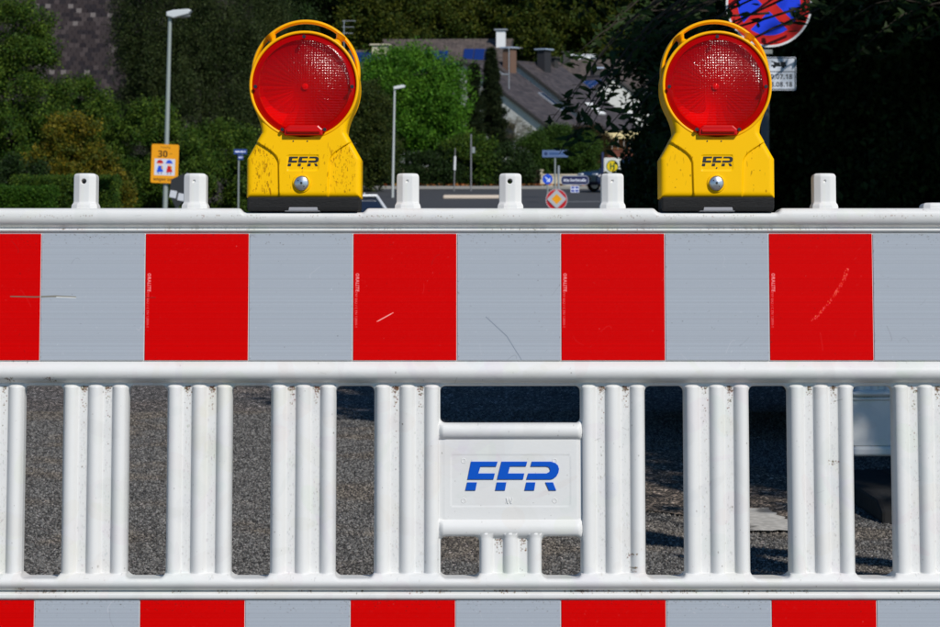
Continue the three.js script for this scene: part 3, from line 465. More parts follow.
  // key lock
  const k = part('lock', (() => { const g = new THREE.LatheGeometry([[0.0001, 0.010], [0.0052, 0.010], [0.0062, 0.0088], [0.011, 0.0088], [0.0137, 0.0068], [0.0142, 0.004], [0.0142, 0]].map(([a, b]) => new THREE.Vector2(a, b)).reverse(), 36); g.rotateX(Math.PI / 2); return at(g, -0.0035, 0.0535, 0.0428); })(), chrome, o);
  part('lock_collar', new THREE.TorusGeometry(0.0158, 0.0022, 10, 40).translate(-0.0035, 0.0535, 0.0432), body, k);
  part('keyhole', disc(0.0024, 0.002, -0.0035, 0.0535, 0.0524, 14), black, k);
  for (const [a, c] of [[-0.006, 0.005], [0.005, -0.0065]]) part('key_pin', disc(0.0012, 0.002, -0.0035 + a, 0.0535 + c, 0.0513, 8), black, k);
  return o;
}
makeLamp('grubby yellow warning lamp with red lens, smudged sides, on the striped barrier', LAMPS[0], yellow(300, 3));
makeLamp('clean yellow warning lamp with red lens, before the no stopping sign', LAMPS[1], yellow(40, 9));

// ------------------------------------------------------------------ timber boards beside the barrier, outside the picture (added and spaced to throw the shadow bands)
{
  const wood = std(lin(0.32, 0.22, 0.13), 0.8), o = thing('shadow_planks', 'unseen timber planks on two posts added to throw shadow bands beside the striped barrier', 'plank barrier', [2.14, 0, 0.04], -0.51);
  for (const x of [0.1, 2.3]) part('post', rbox(0.1, 2.75, 0.08, 0.008, x, 1.37, -0.06), wood, o);
  for (const y of [2.62, 2.22, 1.98]) part('plank', rbox(2.6, 0.19, 0.028, 0.005, 1.2, y, 0), wood, o);
}
// ------------------------------------------------------------------ blue trailer in the shade
{
  const o = thing('trailer', 'low dark blue utility trailer parked in the tree shade', 'trailer', [2.0, 0, -5.5], Math.PI + 0.1);
  const paint = phys(lin(0.018, 0.045, 0.11), 0.35), tyre = std(lin(0.012, 0.012, 0.013), 0.9);
  part('chassis', rbox(2.7, 0.08, 1.2, 0.02, 0, 0.30, 0), M.dark, o);
  part('bed', rbox(2.7, 0.06, 1.36, 0.02, 0, 0.42, 0), paint, o);
  for (const [z, name] of [[0.69, 'side_board'], [-0.69, 'side_board']]) part(name, rbox(2.72, 0.36, 0.04, 0.012, 0, 0.60, z), paint, o);
  for (const x of [-1.37, 1.37]) part('end_board', rbox(0.04, 0.36, 1.34, 0.012, x, 0.60, 0), paint, o);
  part('skirt', rbox(2.66, 0.12, 0.03, 0.012, 0, 0.30, 0.66), paint, o);
  for (const z of [-0.78, 0.78]) {
    const w = part('wheel', (() => { const g = new THREE.TorusGeometry(0.20, 0.075, 14, 32); return at(g, 0.15, 0.275, z); })(), tyre, o);
    part('rim', disc(0.15, 0.09, 0.15, 0.275, z), M.steel, w); part('hub', disc(0.045, 0.12, 0.15, 0.275, z, 16), M.dark, w);
    part('mudguard', (() => { const g = new THREE.CylinderGeometry(0.33, 0.33, 0.2, 20, 1, true, -Math.PI / 2, Math.PI); g.rotateX(Math.PI / 2); g.rotateZ(0); return at(g, 0.15, 0.27, z); })(), new THREE.MeshStandardMaterial({ color: lin(0.015, 0.015, 0.016), roughness: 0.6, side: THREE.DoubleSide }), o);
  }
  part('drawbar', merge([rod(V(-1.3, 0.3, 0.4), V(-2.1, 0.34, 0), 0.035), rod(V(-1.3, 0.3, -0.4), V(-2.1, 0.34, 0), 0.035), rbox(0.26, 0.07, 0.07, 0.02, -2.2, 0.35, 0)]), M.dark, o);
  part('jockey_leg', merge([rod(V(-1.95, 0.03, 0.05), V(-1.95, 0.55, 0.05), 0.024), disc(0.07, 0.05, -1.95, 0.07, 0.05, 20)]), M.steel, o);
  for (const x of [-0.9, 0, 0.9]) part('board_stake', rbox(0.06, 0.34, 0.03, 0.006, x, 0.58, 0.722), paint, o);
}
// ------------------------------------------------------------------ signs
const backGrey = std(lin(0.16, 0.17, 0.18), 0.5, { metalness: 0.3 });
const face = (w, h, tex) => new THREE.MeshStandardMaterial({ map: tex, roughness: 0.42 });
function discSign(r, tex, parent, x, y, z) {
  const s = part('sign_disc', disc(r, 0.006, x, y, z, 56), backGrey, parent); const f = new THREE.CircleGeometry(r - 0.002, 56); part('sign_face', at(f, x, y, z + 0.0045), face(1, 1, tex), s); return s;
}
function plateSign(w, h, r, tex, parent, x, y, z, name = 'sign_plate') {
  const s = new THREE.Shape(), a = w / 2, b = h / 2; s.moveTo(-a + r, -b); s.lineTo(a - r, -b); s.quadraticCurveTo(a, -b, a, -b + r); s.lineTo(a, b - r); s.quadraticCurveTo(a, b, a - r, b); s.lineTo(-a + r, b); s.quadraticCurveTo(-a, b, -a, b - r); s.lineTo(-a, -b + r); s.quadraticCurveTo(-a, -b, -a + r, -b);
  const p = part(name, at(new THREE.ExtrudeGeometry(s, { depth: 0.006, bevelEnabled: false, curveSegments: 6 }), x, y, z), backGrey, parent);
  const g = new THREE.ShapeGeometry(s, 6), q = g.attributes.position, u = g.attributes.uv; for (let i = 0; i < q.count; i++) u.setXY(i, q.getX(i) / w + 0.5, q.getY(i) / h + 0.5);
  part('sign_face', at(g, x, y, z + 0.0085), face(w, h, tex), p); return p;
}
const P = (px, d) => (px - 470) * d / 2200, H = (py, d) => CAM_H + (160 - py) * d / 2200;       // metres across and up, from lengths measured on a print of the photograph
{ // no stopping sign with its paper plate, under the overhanging tree
  const d = 15.3, z = CAM_Z - d, o = thing('no_stopping_sign', 'blue and red no stopping sign with tow-away plate under the dark tree', 'road sign', [P(769, d), 0, z]);
  const y = H(4, d);
  part('post', merge([rod(V(-0.02, 0, -0.05), V(-0.02, y + 0.25, -0.05), 0.03, 0.03, 14)]), std(lin(0.10, 0.12, 0.15), 0.5, { metalness: 0.4 }), o);
  discSign(0.302, canvas(512, 512, (c) => {
    c.fillStyle = '#e9ecef'; c.fillRect(0, 0, 512, 512); c.fillStyle = '#d4130d'; c.beginPath(); c.arc(256, 256, 243, 0, 7); c.fill(); c.fillStyle = '#0a3ff0'; c.beginPath(); c.arc(256, 256, 186, 0, 7); c.fill();
    c.strokeStyle = '#d4130d'; c.lineWidth = 58; c.beginPath(); c.moveTo(110, 110); c.lineTo(402, 402); c.moveTo(402, 110); c.lineTo(110, 402); c.stroke();
  }), o, 0, y, 0);
  part('clamp', box(0.09, 0.03, 0.06, -0.02, y - 0.33, -0.035), M.steel, o);
  plateSign(0.305, 0.232, 0.012, canvas(512, 390, (c) => {
    c.fillStyle = '#dfe6f2'; c.fillRect(0, 0, 512, 390); c.strokeStyle = '#10131a'; c.lineWidth = 9; c.strokeRect(12, 12, 488, 366); c.beginPath(); c.moveTo(12, 172); c.lineTo(500, 172); c.stroke(); c.fillStyle = '#10131a';
    c.fillRect(220, 92, 180, 20); c.fillRect(330, 56, 60, 40); c.fillRect(250, 64, 74, 30); c.beginPath(); c.moveTo(226, 44); c.lineTo(316, 74); c.lineTo(306, 86); c.lineTo(218, 54); c.fill(); for (const x of [256, 362]) { c.beginPath(); c.arc(x, 116, 16, 0, 7); c.fill(); }
    c.font = 'bold 78px sans-serif'; c.textAlign = 'center'; c.fillText('30.07.18', 318, 258); c.fillText('03.08.18', 318, 348); c.textAlign = 'left'; c.font = '40px sans-serif'; c.fillText('vom', 30, 252); c.fillText('bis', 30, 342);
  }), o, 0.035, H(73.5, d), 0.0);
}
{ // street lamp with the thirty sign
  const d = 44, z = CAM_Z - d, x = P(165, d), gy = ground(x, z), o = thing('street_lamp', 'tall grey street lamp rising behind the yellow thirty sign', 'street lamp', [x, gy, z]);
  const top = H(14, d) - gy;
  part('pole', merge([rod(V(-0.03, 0, 0), V(0.0, 1.2, 0), 0.062, 0.056, 14), rod(V(0, 1.2, 0), V(0.10, top, 0), 0.05, 0.036, 14)]), std(lin(0.33, 0.37, 0.35), 0.55, { metalness: 0.2 }), o);
  const hd = part('lamp_head', (() => { const g = poly([[-0.04, -0.06], [0.10, -0.10], [0.40, -0.02], [0.46, 0.05], [0.40, 0.08], [0.10, 0.06], [-0.04, 0.02]], 0.2, 0.02); return at(g, 0.08, top + 0.02, -0.1); })(), std(lin(0.62, 0.65, 0.66), 0.45), o);
  part('lamp_glass', at(new THREE.SphereGeometry(0.12, 20, 10, 0, 6.283, Math.PI / 2, Math.PI / 2).scale(1.3, 0.5, 0.8), 0.36, top - 0.02, 0), phys(lin(0.3, 0.32, 0.33), 0.1), hd);
  const s = thing('thirty_sign', 'yellow sign asking drivers to keep to thirty, with two painted children', 'road sign', [P(165.5, d), H(163.5, d), z + 0.09]); s.rotation.z = -0.035;
  plateSign(0.545, 0.775, 0.035, canvas(560, 800, (c) => {
    c.fillStyle = '#f5a300'; c.fillRect(0, 0, 560, 800); c.fillStyle = '#140c04'; c.textAlign = 'center'; c.font = '52px sans-serif'; c.fillText('Freiwillig', 280, 82); c.font = 'bold 190px sans-serif'; c.fillText('30', 230, 268); c.font = '40px sans-serif'; c.fillText('km', 400, 206); c.font = 'bold 84px sans-serif'; c.fillText('wegen uns!', 280, 750);
    c.fillStyle = '#d9dde8'; c.fillRect(70, 300, 420, 340);
    const kid = (x, cap, coat, f) => { c.fillStyle = '#f0cdb8'; c.beginPath(); c.arc(x, 400, 48, 0, 7); c.fill(); c.fillStyle = cap; c.beginPath(); c.arc(x, 384, 62, Math.PI, 0); c.fill(); c.fillRect(x - 70, 376, 140, 20); c.fillStyle = coat; c.beginPath(); c.moveTo(x - 30, 446); c.lineTo(x + 34, 446); c.lineTo(x + 74, 570); c.lineTo(x - 66 * f, 580); c.fill(); c.fillStyle = '#e8b020'; c.fillRect(x + 34, 450, 26, 60); c.fillStyle = '#8f93a0'; c.fillRect(x - 40, 580, 28, 40); c.fillRect(x + 20, 580, 28, 40); };
    kid(180, '#c81414', '#1550d8', 1); kid(370, '#1550d8', '#d01414', 0.9);
  }), s, 0, 0, 0);
  part('clamp', box(0.16, 0.04, 0.06, 0.03, 0.2, -0.03), M.steel, s);
}
{ // leaning sign seen from behind, near the lamp
  const d = 42, z = CAM_Z - d, x = P(176, d), gy = ground(x, z), o = thing('leaning_sign', 'leaning sign post seen from behind with two small pale plates', 'road sign', [x, gy, z]);
  const a = H(210, d) - gy, b = H(173, d) - gy, k = P(188, d) - P(176, d), t = (y) => k * (y - a) / (b - a);
  part('post', rod(V(t(0), 0, 0), V(t(b), b, 0), 0.03, 0.03, 10), std(lin(0.30, 0.33, 0.35), 0.5), o);
  part('sign_back', (() => { const g = poly([[-0.22, 0.30], [0.03, 0.42], [0.03, -0.1], [-0.12, -0.26], [-0.26, 0.02]], 0.006); return at(g, t(b - 0.3), b - 0.42, 0.04); })(), std(lin(0.02, 0.024, 0.028), 0.7), o);
  for (const [q, y] of [[173.5, 194], [181.5, 197]]) { const m = part('pale_plate', rbox(0.13, 0.14, 0.012, 0.01, 0, 0, 0, 1), std(lin(0.62, 0.64, 0.68), 0.5), o); m.position.set(P(q, d) - x, H(y, d) - gy, 0.05); m.rotation.z = -0.2; }
}
{ // street name post among the dark bushes
  const d = 60, z = CAM_Z - d, x = P(238, d), gy = ground(x, z), o = thing('direction_post', 'thin post with two small blue direction plates before the birch', 'sign post', [x, gy, z]);
  part('post', rod(V(0, 0, 0), V(0.02, H(149, d) - gy, 0), 0.024, 0.024, 8), M.steel, o);
  for (const [a, b, y0, y1] of [[234, 247, 149, 154], [238, 243.5, 155, 159.5]]) plateSign(P(b, d) - P(a, d), (y1 - y0) * d / 2200, 0.01, canvas(256, 96, (c) => { c.fillStyle = '#23418c'; c.fillRect(0, 0, 256, 96); c.fillStyle = '#dfe6ff'; for (const [a, b] of [[26, 90], [130, 60], [204, 26]]) c.fillRect(a, 34, b, 28); }), o, (P(a, d) + P(b, d)) / 2 - x, H((y0 + y1) / 2, d) - gy, 0.03);
}
{ // second street lamp before the round maple
  const d = 85, z = CAM_Z - d, x = P(392.5, d), gy = ground(x, z), top = H(88, d) - gy, o = thing('street_lamp', 'slim grey street lamp before the round bright green tree', 'street lamp', [x, gy, z]);
  part('pole', rod(V(0, 0, 0), V(0.08, top, 0), 0.052, 0.036, 12), std(lin(0.50, 0.53, 0.52), 0.5), o);
  part('lamp_head', (() => { const g = poly([[0, -0.05], [0.42, 0.02], [0.46, 0.10], [0.34, 0.13], [0, 0.06]], 0.16, 0.02); return at(g, 0.04, top, -0.08); })(), std(lin(0.70, 0.72, 0.72), 0.45), o);
}
function pole(o, x, y0, y1, r = 0.03, m = M.steel) { return part('post', rod(V(x, y0, 0), V(x, y1, 0), r, r, 10), m, o); }
{ // priority road diamond fixed before a red disc
  const d = 50, z = CAM_Z - d, x = P(556.5, d), gy = ground(x, z), y = H(199.5, d) - gy, o = thing('priority_sign', 'yellow priority road diamond fixed before a red and white disc', 'road sign', [x, gy, z]);
  pole(o, 0, 0, y + 0.15);
  discSign(0.245, canvas(128, 128, (c) => { c.fillStyle = '#c9ccd0'; c.fillRect(0, 0, 128, 128); c.fillStyle = '#c00818'; c.beginPath(); c.arc(64, 64, 61, 0, 7); c.fill(); c.fillStyle = '#2a48b8'; c.beginPath(); c.arc(64, 64, 38, 0, 7); c.fill(); }), o, 0, y, 0.04);
  const q = plateSign(0.315, 0.315, 0.03, canvas(128, 128, (c) => { c.fillStyle = '#b4b8bc'; c.fillRect(0, 0, 128, 128); c.fillStyle = '#f0a000'; c.fillRect(30, 30, 68, 68); }), o, 0, 0, 0, 'diamond_plate'); q.position.set(0.002, y + 0.015, 0.055); q.rotation.z = Math.PI / 4;
}
{ // keep-right arrow
  const d = 80, z = CAM_Z - d, x = P(547.5, d), gy = ground(x, z), o = thing('arrow_sign', 'round blue sign with white arrow on the traffic island', 'road sign', [x, gy, z]); pole(o, 0, 0, H(182, d) - gy);
  discSign(0.185, canvas(128, 128, (c) => { c.fillStyle = '#0d4fd0'; c.fillRect(0, 0, 128, 128); c.strokeStyle = '#e8f0ff'; c.lineWidth = 13; c.beginPath(); c.moveTo(36, 36); c.lineTo(86, 86); c.moveTo(50, 90); c.lineTo(90, 90); c.lineTo(90, 50); c.stroke(); }), o, 0, H(179, d) - gy, 0.04);
}
{ // direction board above the arrow sign
  const d = 84, z = CAM_Z - d, x = P(555, d), gy = ground(x, z), o = thing('direction_sign', 'grey blue direction board above the round arrow sign', 'road sign', [x, gy, z]); pole(o, 0, 0, H(150, d) - gy, 0.035);
  plateSign(0.98, 0.27, 0.02, canvas(256, 72, (c) => { c.fillStyle = '#5b7098'; c.fillRect(0, 0, 256, 72); c.fillStyle = '#20345e'; c.beginPath(); c.arc(36, 36, 18, 0, 7); c.fill(); c.fillStyle = '#33507f'; c.fillRect(70, 24, 96, 24); c.fillRect(178, 28, 56, 18); }), o, 0, H(153.5, d) - gy, 0.05);  // print colours darkened to stand in for tree shade
}
{ // street name sign
  const d = 66, z = CAM_Z - d, x = P(558.5, d), gy = ground(x, z), o = thing('street_name_sign', 'dark rounded street name sign on a silver post', 'street sign', [x, gy, z]);
  pole(o, 0, 0, H(165.5, d) - gy, 0.034, M.alu);
  plateSign(0.84, 0.29, 0.14, canvas(512, 136, (c) => { c.fillStyle = '#9a9fae'; c.fillRect(0, 0, 512, 136); c.fillStyle = '#141a4c'; c.beginPath(); c.moveTo(60, 14); c.lineTo(452, 14); c.quadraticCurveTo(500, 14, 500, 68); c.quadraticCurveTo(500, 122, 452, 122); c.lineTo(60, 122); c.quadraticCurveTo(12, 122, 12, 68); c.quadraticCurveTo(12, 14, 60, 14); c.fill(); c.fillStyle = '#f2f4ff'; c.font = 'bold 56px sans-serif'; c.textAlign = 'center'; c.fillText('Alte Dorfstraße', 256, 88); }), o, 0.49, H(180, d) - gy, 0.0);
  plateSign(0.25, 0.2, 0.01, canvas(96, 80, (c) => { c.fillStyle = '#d8dcf0'; c.fillRect(0, 0, 96, 80); c.fillStyle = '#1c3aa0'; for (const [a, b] of [[8, 8], [54, 8], [8, 48], [54, 48]]) c.fillRect(a, b, 34, 24); }), o, 0.49, H(189, d) - gy, 0.0, 'lower_plate');
}
{ // bus stop sign
  const d = 72, z = CAM_Z - d, x = P(602.5, d), gy = ground(x, z), o = thing('bus_stop_sign', 'yellow and green bus stop sign on a white plate', 'bus stop sign', [x, gy, z]);
  pole(o, 0, 0, H(152, d) - gy, 0.045, std(lin(0.02, 0.03, 0.09), 0.5));
  plateSign(0.56, 0.62, 0.03, canvas(256, 284, (c) => { c.fillStyle = '#d8d8d0'; c.fillRect(0, 0, 256, 284); c.fillStyle = '#14502a'; c.beginPath(); c.arc(124, 128, 92, 0, 7); c.fill(); c.fillStyle = '#e8c800'; c.beginPath(); c.arc(124, 128, 80, 0, 7); c.fill(); c.fillStyle = '#14502a'; c.fillRect(88, 78, 20, 100); c.fillRect(140, 78, 20, 100); c.fillRect(88, 118, 72, 20); c.fillStyle = '#333'; c.fillRect(16, 236, 30, 8); c.fillRect(70, 240, 20, 8); }), o, P(612.5, d) - x, H(167, d) - gy, 0.03);
}
{ // white marker post and a grey pole in the bushes
  const d = 93, z = CAM_Z - d, x = P(454, d), gy = ground(x, z), o = thing('marker_post', 'thin white marker post before the round green tree', 'post', [x, gy, z]);
  part('post', rod(V(0, 0, 0), V(0.05, H(148, d) - gy, 0), 0.03, 0.02, 8), std(lin(0.2, 0.2, 0.2), 0.6), o); part('white_sleeve', rod(V(0.02, H(170, d) - gy, 0.02), V(0.04, H(156, d) - gy, 0.02), 0.055, 0.05, 8), M.white, o);
  const x2 = P(471, d), o2 = thing('marker_post', 'grey pole with a small box beside the spruces', 'post', [x2, gy, z]); part('post', rod(V(0, 0, 0), V(0, H(134, d) - gy, 0), 0.03, 0.03, 8), std(lin(0.22, 0.22, 0.23), 0.6), o2); part('junction_box', rbox(0.14, 0.26, 0.12, 0.02, 0.1, H(150, d) - gy, 0), M.steel, o2);
}
// ------------------------------------------------------------------ cars
function car(label, x, d, turn, paint, kind = 'car') {
  const z = CAM_Z - d, o = thing('parked_car', label, kind, [x, ground(x, z) + 0.006, z], turn), tyre = std(lin(0.012, 0.012, 0.012), 0.9);
  const bodyG = poly([[-2.05, 0.32], [2.0, 0.30], [2.12, 0.45], [2.10, 0.70], [1.85, 0.82], [0.95, 0.93], [-1.75, 0.98], [-2.08, 0.85], [-2.12, 0.5]], 1.62, 0.10); bodyG.rotateY(-Math.PI / 2); bodyG.translate(0.81, 0, 0);      // nose towards +z
  part('body', bodyG, paint, o);
  const cab = (w0, w1, pts, mat, name) => { const g = new THREE.BufferGeometry(), pos = [], idx = []; for (const s of [-1, 1]) for (const [zz, y] of pts) pos.push(s * (y > 1.2 ? w1 : w0), y, zz); const n = pts.length; for (let i = 0; i < n; i++) { const j = (i + 1) % n; idx.push(i, j, i + n, j, j + n, i + n); } for (let i = 1; i < n - 1; i++) { idx.push(0, i, i + 1, n, n + i + 1, n + i); } g.setAttribute('position', new THREE.Float32BufferAttribute(pos, 3)); g.setIndex(idx); const h = g.toNonIndexed(); h.computeVertexNormals(); h.setAttribute('uv', new THREE.Float32BufferAttribute(new Float32Array(h.attributes.position.count * 2), 2)); return part(name, h, mat, o); };
  cab(0.78, 0.60, [[1.0, 0.92], [0.22, 1.39], [-1.05, 1.41], [-1.72, 0.97]], phys(lin(0.015, 0.022, 0.04), 0.05, { clearcoat: 1 }), 'window_glass');
  part('roof', (() => { const g = rbox(1.24, 0.055, 1.42, 0.025, 0, 1.425, -0.42); return g; })(), paint, o);
  for (const s of [-1, 1]) {
    part('windscreen_pillar', rod(V(s * 0.79, 0.92, 1.02), V(s * 0.61, 1.41, 0.24), 0.038, 0.034, 8), paint, o); part('rear_pillar', rod(V(s * 0.79, 0.97, -1.74), V(s * 0.61, 1.42, -1.06), 0.06, 0.05, 8), paint, o); part('door_pillar', rod(V(s * 0.80, 0.94, -0.25), V(s * 0.615, 1.41, -0.3), 0.03, 0.03, 8), paint, o);
    const hl = part('headlight', rbox(0.36, 0.15, 0.14, 0.05, s * 0.60, 0.70, 2.02), phys(lin(0.75, 0.78, 0.8), 0.1, { clearcoat: 1 }), o);
    part('tail_light', rbox(0.22, 0.22, 0.1, 0.03, s * 0.66, 0.80, -2.05), redSolid, o);
    part('mirror', rbox(0.2, 0.13, 0.12, 0.04, s * 0.94, 1.0, 0.75), paint, o);
    for (const zz of [1.3, -1.32]) { const g = new THREE.TorusGeometry(0.235, 0.085, 12, 28); g.rotateY(Math.PI / 2); const w = part('wheel', at(g, s * 0.77, 0.32, zz), tyre, o); const r = new THREE.CylinderGeometry(0.19, 0.19, 0.15, 20); r.rotateZ(Math.PI / 2); part('rim', at(r, s * 0.78, 0.32, zz), M.alu, w); }
  }
  part('grille', rbox(0.8, 0.12, 0.06, 0.02, 0, 0.56, 2.10), M.dark, o); part('number_plate', rbox(0.5, 0.11, 0.02, 0.004, 0, 0.44, 2.125, 1), M.white, o);
  return o;
}
car('white parked car whose roof shows behind the striped barrier', P(346, 46), 46, 0.25, phys(lin(0.72, 0.73, 0.74), 0.25, { clearcoat: 1 }));
car('dark blue car parked before the brick building', P(630, 92), 92, -1.1, phys(lin(0.004, 0.009, 0.04), 0.25, { clearcoat: 0.4 }));

// ------------------------------------------------------------------ garden walls, gate, brick building
{
  const d = 98.5, z = CAM_Z - d, gy = ground(0, z);
  const wl = thing('garden_wall', 'low cream garden wall below the clipped green hedge', 'wall', [P(562, d), gy, z]); part('wall', rbox(P(586, d) - P(541, d), 0.62, 0.2, 0.02, 0, 0.28, 0), M.cream, wl); part('coping', rbox(P(586, d) - P(541, d) + 0.06, 0.06, 0.28, 0.015, 0, 0.62, 0), M.cream, wl);
  const gt = thing('garden_gate', 'brown timber garden gate beside the cream wall', 'gate', [P(534, d), gy, z]); const w = P(541, d) - P(527, d); for (let k = 0; k < 6; k++) part('board', rbox(w / 6 - 0.015, 0.78, 0.03, 0.006, -w / 2 + (k + 0.5) * w / 6, 0.46, 0, 1), std(lin(0.045, 0.022, 0.014), 0.8), gt); for (const y of [0.2, 0.72]) part('crossbar', rbox(w, 0.06, 0.03, 0.006, 0, y, -0.03, 1), std(lin(0.04, 0.02, 0.013), 0.8), gt);
  for (const [x, l] of [[525, 'pale gate post beside the brown gate'], [541.5, 'pale gate post at the end of the cream wall']]) { const p = thing('gate_post', l, 'post', [P(x, d), gy, z + 0.14]); part('shaft', rbox(0.13, 0.82, 0.13, 0.015, 0, 0.4, 0), M.cream, p); part('cap', rbox(0.17, 0.05, 0.17, 0.015, 0, 0.83, 0), M.cream, p); }
  const bd = 114, bz = CAM_Z - bd, by = ground(0, bz), b = thing('brick_building', 'small red brick building with orange boarding and cream eaves', 'building', [P(618, bd), by, bz]); const bw = P(660, bd) - P(576, bd);
  part('wall', rbox(bw, H(149, bd) - by + 0.5, 3, 0.02, 0, (H(149, bd) - by - 0.5) / 2, -1.5), M.brick, b);
  const y0 = H(149, bd) - by, y1 = H(139, bd) - by; for (let k = 0; k < 14; k++) part('board', rbox(bw / 14 - 0.02, y1 - y0, 0.06, 0.01, -bw / 2 + (k + 0.5) * bw / 14, (y0 + y1) / 2, 0.03, 1), M.wood, b);
  part('eaves', rbox(bw + 0.3, 0.42, 3.5, 0.04, 0, y1 + 0.22, -1.2), std(lin(0.80, 0.66, 0.34), 0.8), b); part('roof', rbox(bw + 0.4, 0.08, 3.6, 0.02, 0, y1 + 0.47, -1.2), M.brownRoof, b);
}
// ------------------------------------------------------------------ houses on the slope
const T = (deg) => THREE.MathUtils.degToRad(deg);
const HX = (px, d) => P(px, d);
house('white row house with dark tiled roof and brown brick chimney behind the spruces', { x: HX(464, 140), d: 140, apex: H(62, 140), turn: T(60), span: 6.1, rise: 4.2, length: 5.3, chimneys: [[0.88, 0.12, 0.8, 0.6, 1.5, std(lin(0.16, 0.09, 0.06), 0.9)]], panels: [], skylights: [[1, 0.86, 0.62, 0.7, 2.1, 0], [1, 0.55, 0.10, 0.7, 1.6, 0]], windows: [[0, 3.2, -4.5, 1.2, 1.2]] });
house('white row house with dark tiled roof, dark chimney and bright skylight', { x: HX(518, 146), d: 146, apex: H(64, 146), turn: T(60), span: 6.2, rise: 4.4, length: 6.0, chimneys: [[0.42, 0.10, 0.9, 0.6, 1.4, std(lin(0.02, 0.02, 0.024), 0.8)], [0.8, 0.02, 0.5, 0.5, 0.6, M.board, M.board]], skylights: [[1, 0.42, 0.70, 1.0, 1.3, 1]], windows: [[0, 3.4, -4.6, 1.2, 1.2]] });
house('white gabled house with blue solar roof facing the dark tree', { x: HX(613, 156), d: 156, apex: H(77, 156), turn: T(118), span: 5.2, rise: 3.2, length: 8, panels: [[-1, 0.04, 0.1, 1.1, 1.75, 6, 2], [1, 0.04, 0.1, 1.1, 1.75, 6, 2]], chimneys: [[0.4, 0.1, 0.6, 0.6, 1.0, M.board]], windows: [[0, 1.1, -3.0, 0.9, 1.1], [0, -1.8, -3.4, 1.2, 1.2]] });
house('house with broad brown roof carrying solar panels behind the round tree', { x: HX(386, 168), d: 168, apex: H(42, 168), turn: T(-4), span: 5.5, rise: 3.0, length: 9.5, roof: M.warmRoof, panels: [[1, 0.06, 0.30, 1.1, 1.7, 4, 1], [1, 0.64, 0.25, 0.8, 1.9, 3, 1], [1, 0.16, 0.62, 1.1, 1.7, 5, 1]], chimneys: [[0.93, 0.15, 0.7, 0.7, 1.2, M.white, M.alu]] });
house('white gable end with blue solar panels between round tree and spruce', { x: HX(473, 152), d: 152, apex: H(65, 152), turn: T(82), span: 4.2, rise: 2.9, length: 7, roof: M.warmRoof, panels: [[-1, 0.03, 0.08, 1.0, 1.6, 5, 2], [1, 0.03, 0.08, 1.0, 1.6, 4, 1]], windows: [[0, -0.6, -3.4, 1.2, 1.2]] });
house('house with dull brown roof above the row houses', { x: HX(556, 176), d: 176, apex: H(62, 176), turn: T(3), span: 5, rise: 2.2, length: 8, roof: M.warmRoof, chimneys: [[0.1, 0.1, 0.6, 0.6, 0.9, M.board, M.board]] });
house('house with cream chimney and blue roof edge behind the round tree', { x: HX(352, 158), d: 158, apex: H(53, 158), turn: T(-6), span: 4.5, rise: 2.4, length: 3.4, roof: M.warmRoof, panels: [[1, 0.05, 0.04, 1.0, 1.6, 3, 1]], chimneys: [[0.62, 0.1, 1.1, 0.8, 0.7, M.cream, M.cream]] });
{ // big tiled roof behind the garden trees
  const d = 76, x = HX(-30, d), o = house('dark house with big weathered tile roof and painted sun glints behind the garden trees', { x, d: d + 5, apex: 9.2, turn: T(7), span: 6.2, rise: 6.0, length: 9.0, walls: std(lin(0.05, 0.045, 0.04), 0.9), roof: roofMat([70, 58, 54], [48, 40, 38], 0.7), skylights: [[1, 0.555, 0.70, 0.62, 0.9, 2]] });
  const slope = o.children.find((c) => c.name === 'roof_slope'), q = rng(61), G0 = [], gm = new THREE.BoxGeometry(0.185, 0.045, 0.30), tl = [];
  const mats = [[0.034, 0.025, 0.022], [0.020, 0.015, 0.014], [0.055, 0.042, 0.038], [0.14, 0.12, 0.11]].map((c) => phys(lin(...c), 0.3, {})); const sets = [[], [], [], []];  // the last, palest tile colour paints in sun glints on the roof
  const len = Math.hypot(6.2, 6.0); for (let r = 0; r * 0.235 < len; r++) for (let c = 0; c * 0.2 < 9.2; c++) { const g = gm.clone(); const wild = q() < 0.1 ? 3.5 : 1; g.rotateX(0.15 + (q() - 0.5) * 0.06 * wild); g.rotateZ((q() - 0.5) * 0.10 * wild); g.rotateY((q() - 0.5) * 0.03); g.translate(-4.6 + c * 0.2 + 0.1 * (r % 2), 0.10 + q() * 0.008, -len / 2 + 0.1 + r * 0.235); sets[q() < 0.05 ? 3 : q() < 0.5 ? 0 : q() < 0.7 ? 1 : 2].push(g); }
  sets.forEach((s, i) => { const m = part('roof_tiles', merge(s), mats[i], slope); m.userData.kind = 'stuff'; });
}
{ // television aerials
  const a = (label, px, y0, y1, d, n) => { const x = P(px, d), z = CAM_Z - d, gy = ground(x, z), b = H(y0, d), t = H(y1, d), o = thing('roof_aerial', label, 'aerial', [x, b, z]); part('mast', rod(V(0, -1.2, 0), V(0, t - b, 0), 0.03, 0.03, 6), M.alu, o); for (let k = 0; k < n; k++) part('cross_arm', rod(V(-0.15, t - b - 0.05 - k * 0.45, 0), V(0.85 - k * 0.1, t - b - 0.05 - k * 0.45, 0), 0.022, 0.022, 6), M.alu, o); };
  a('thin television aerial behind the first warning lamp', 344, 54, 20, 160, 3); a('television aerial on the ridge beside the brown brick chimney', 509, 70, 47, 139, 1);
}
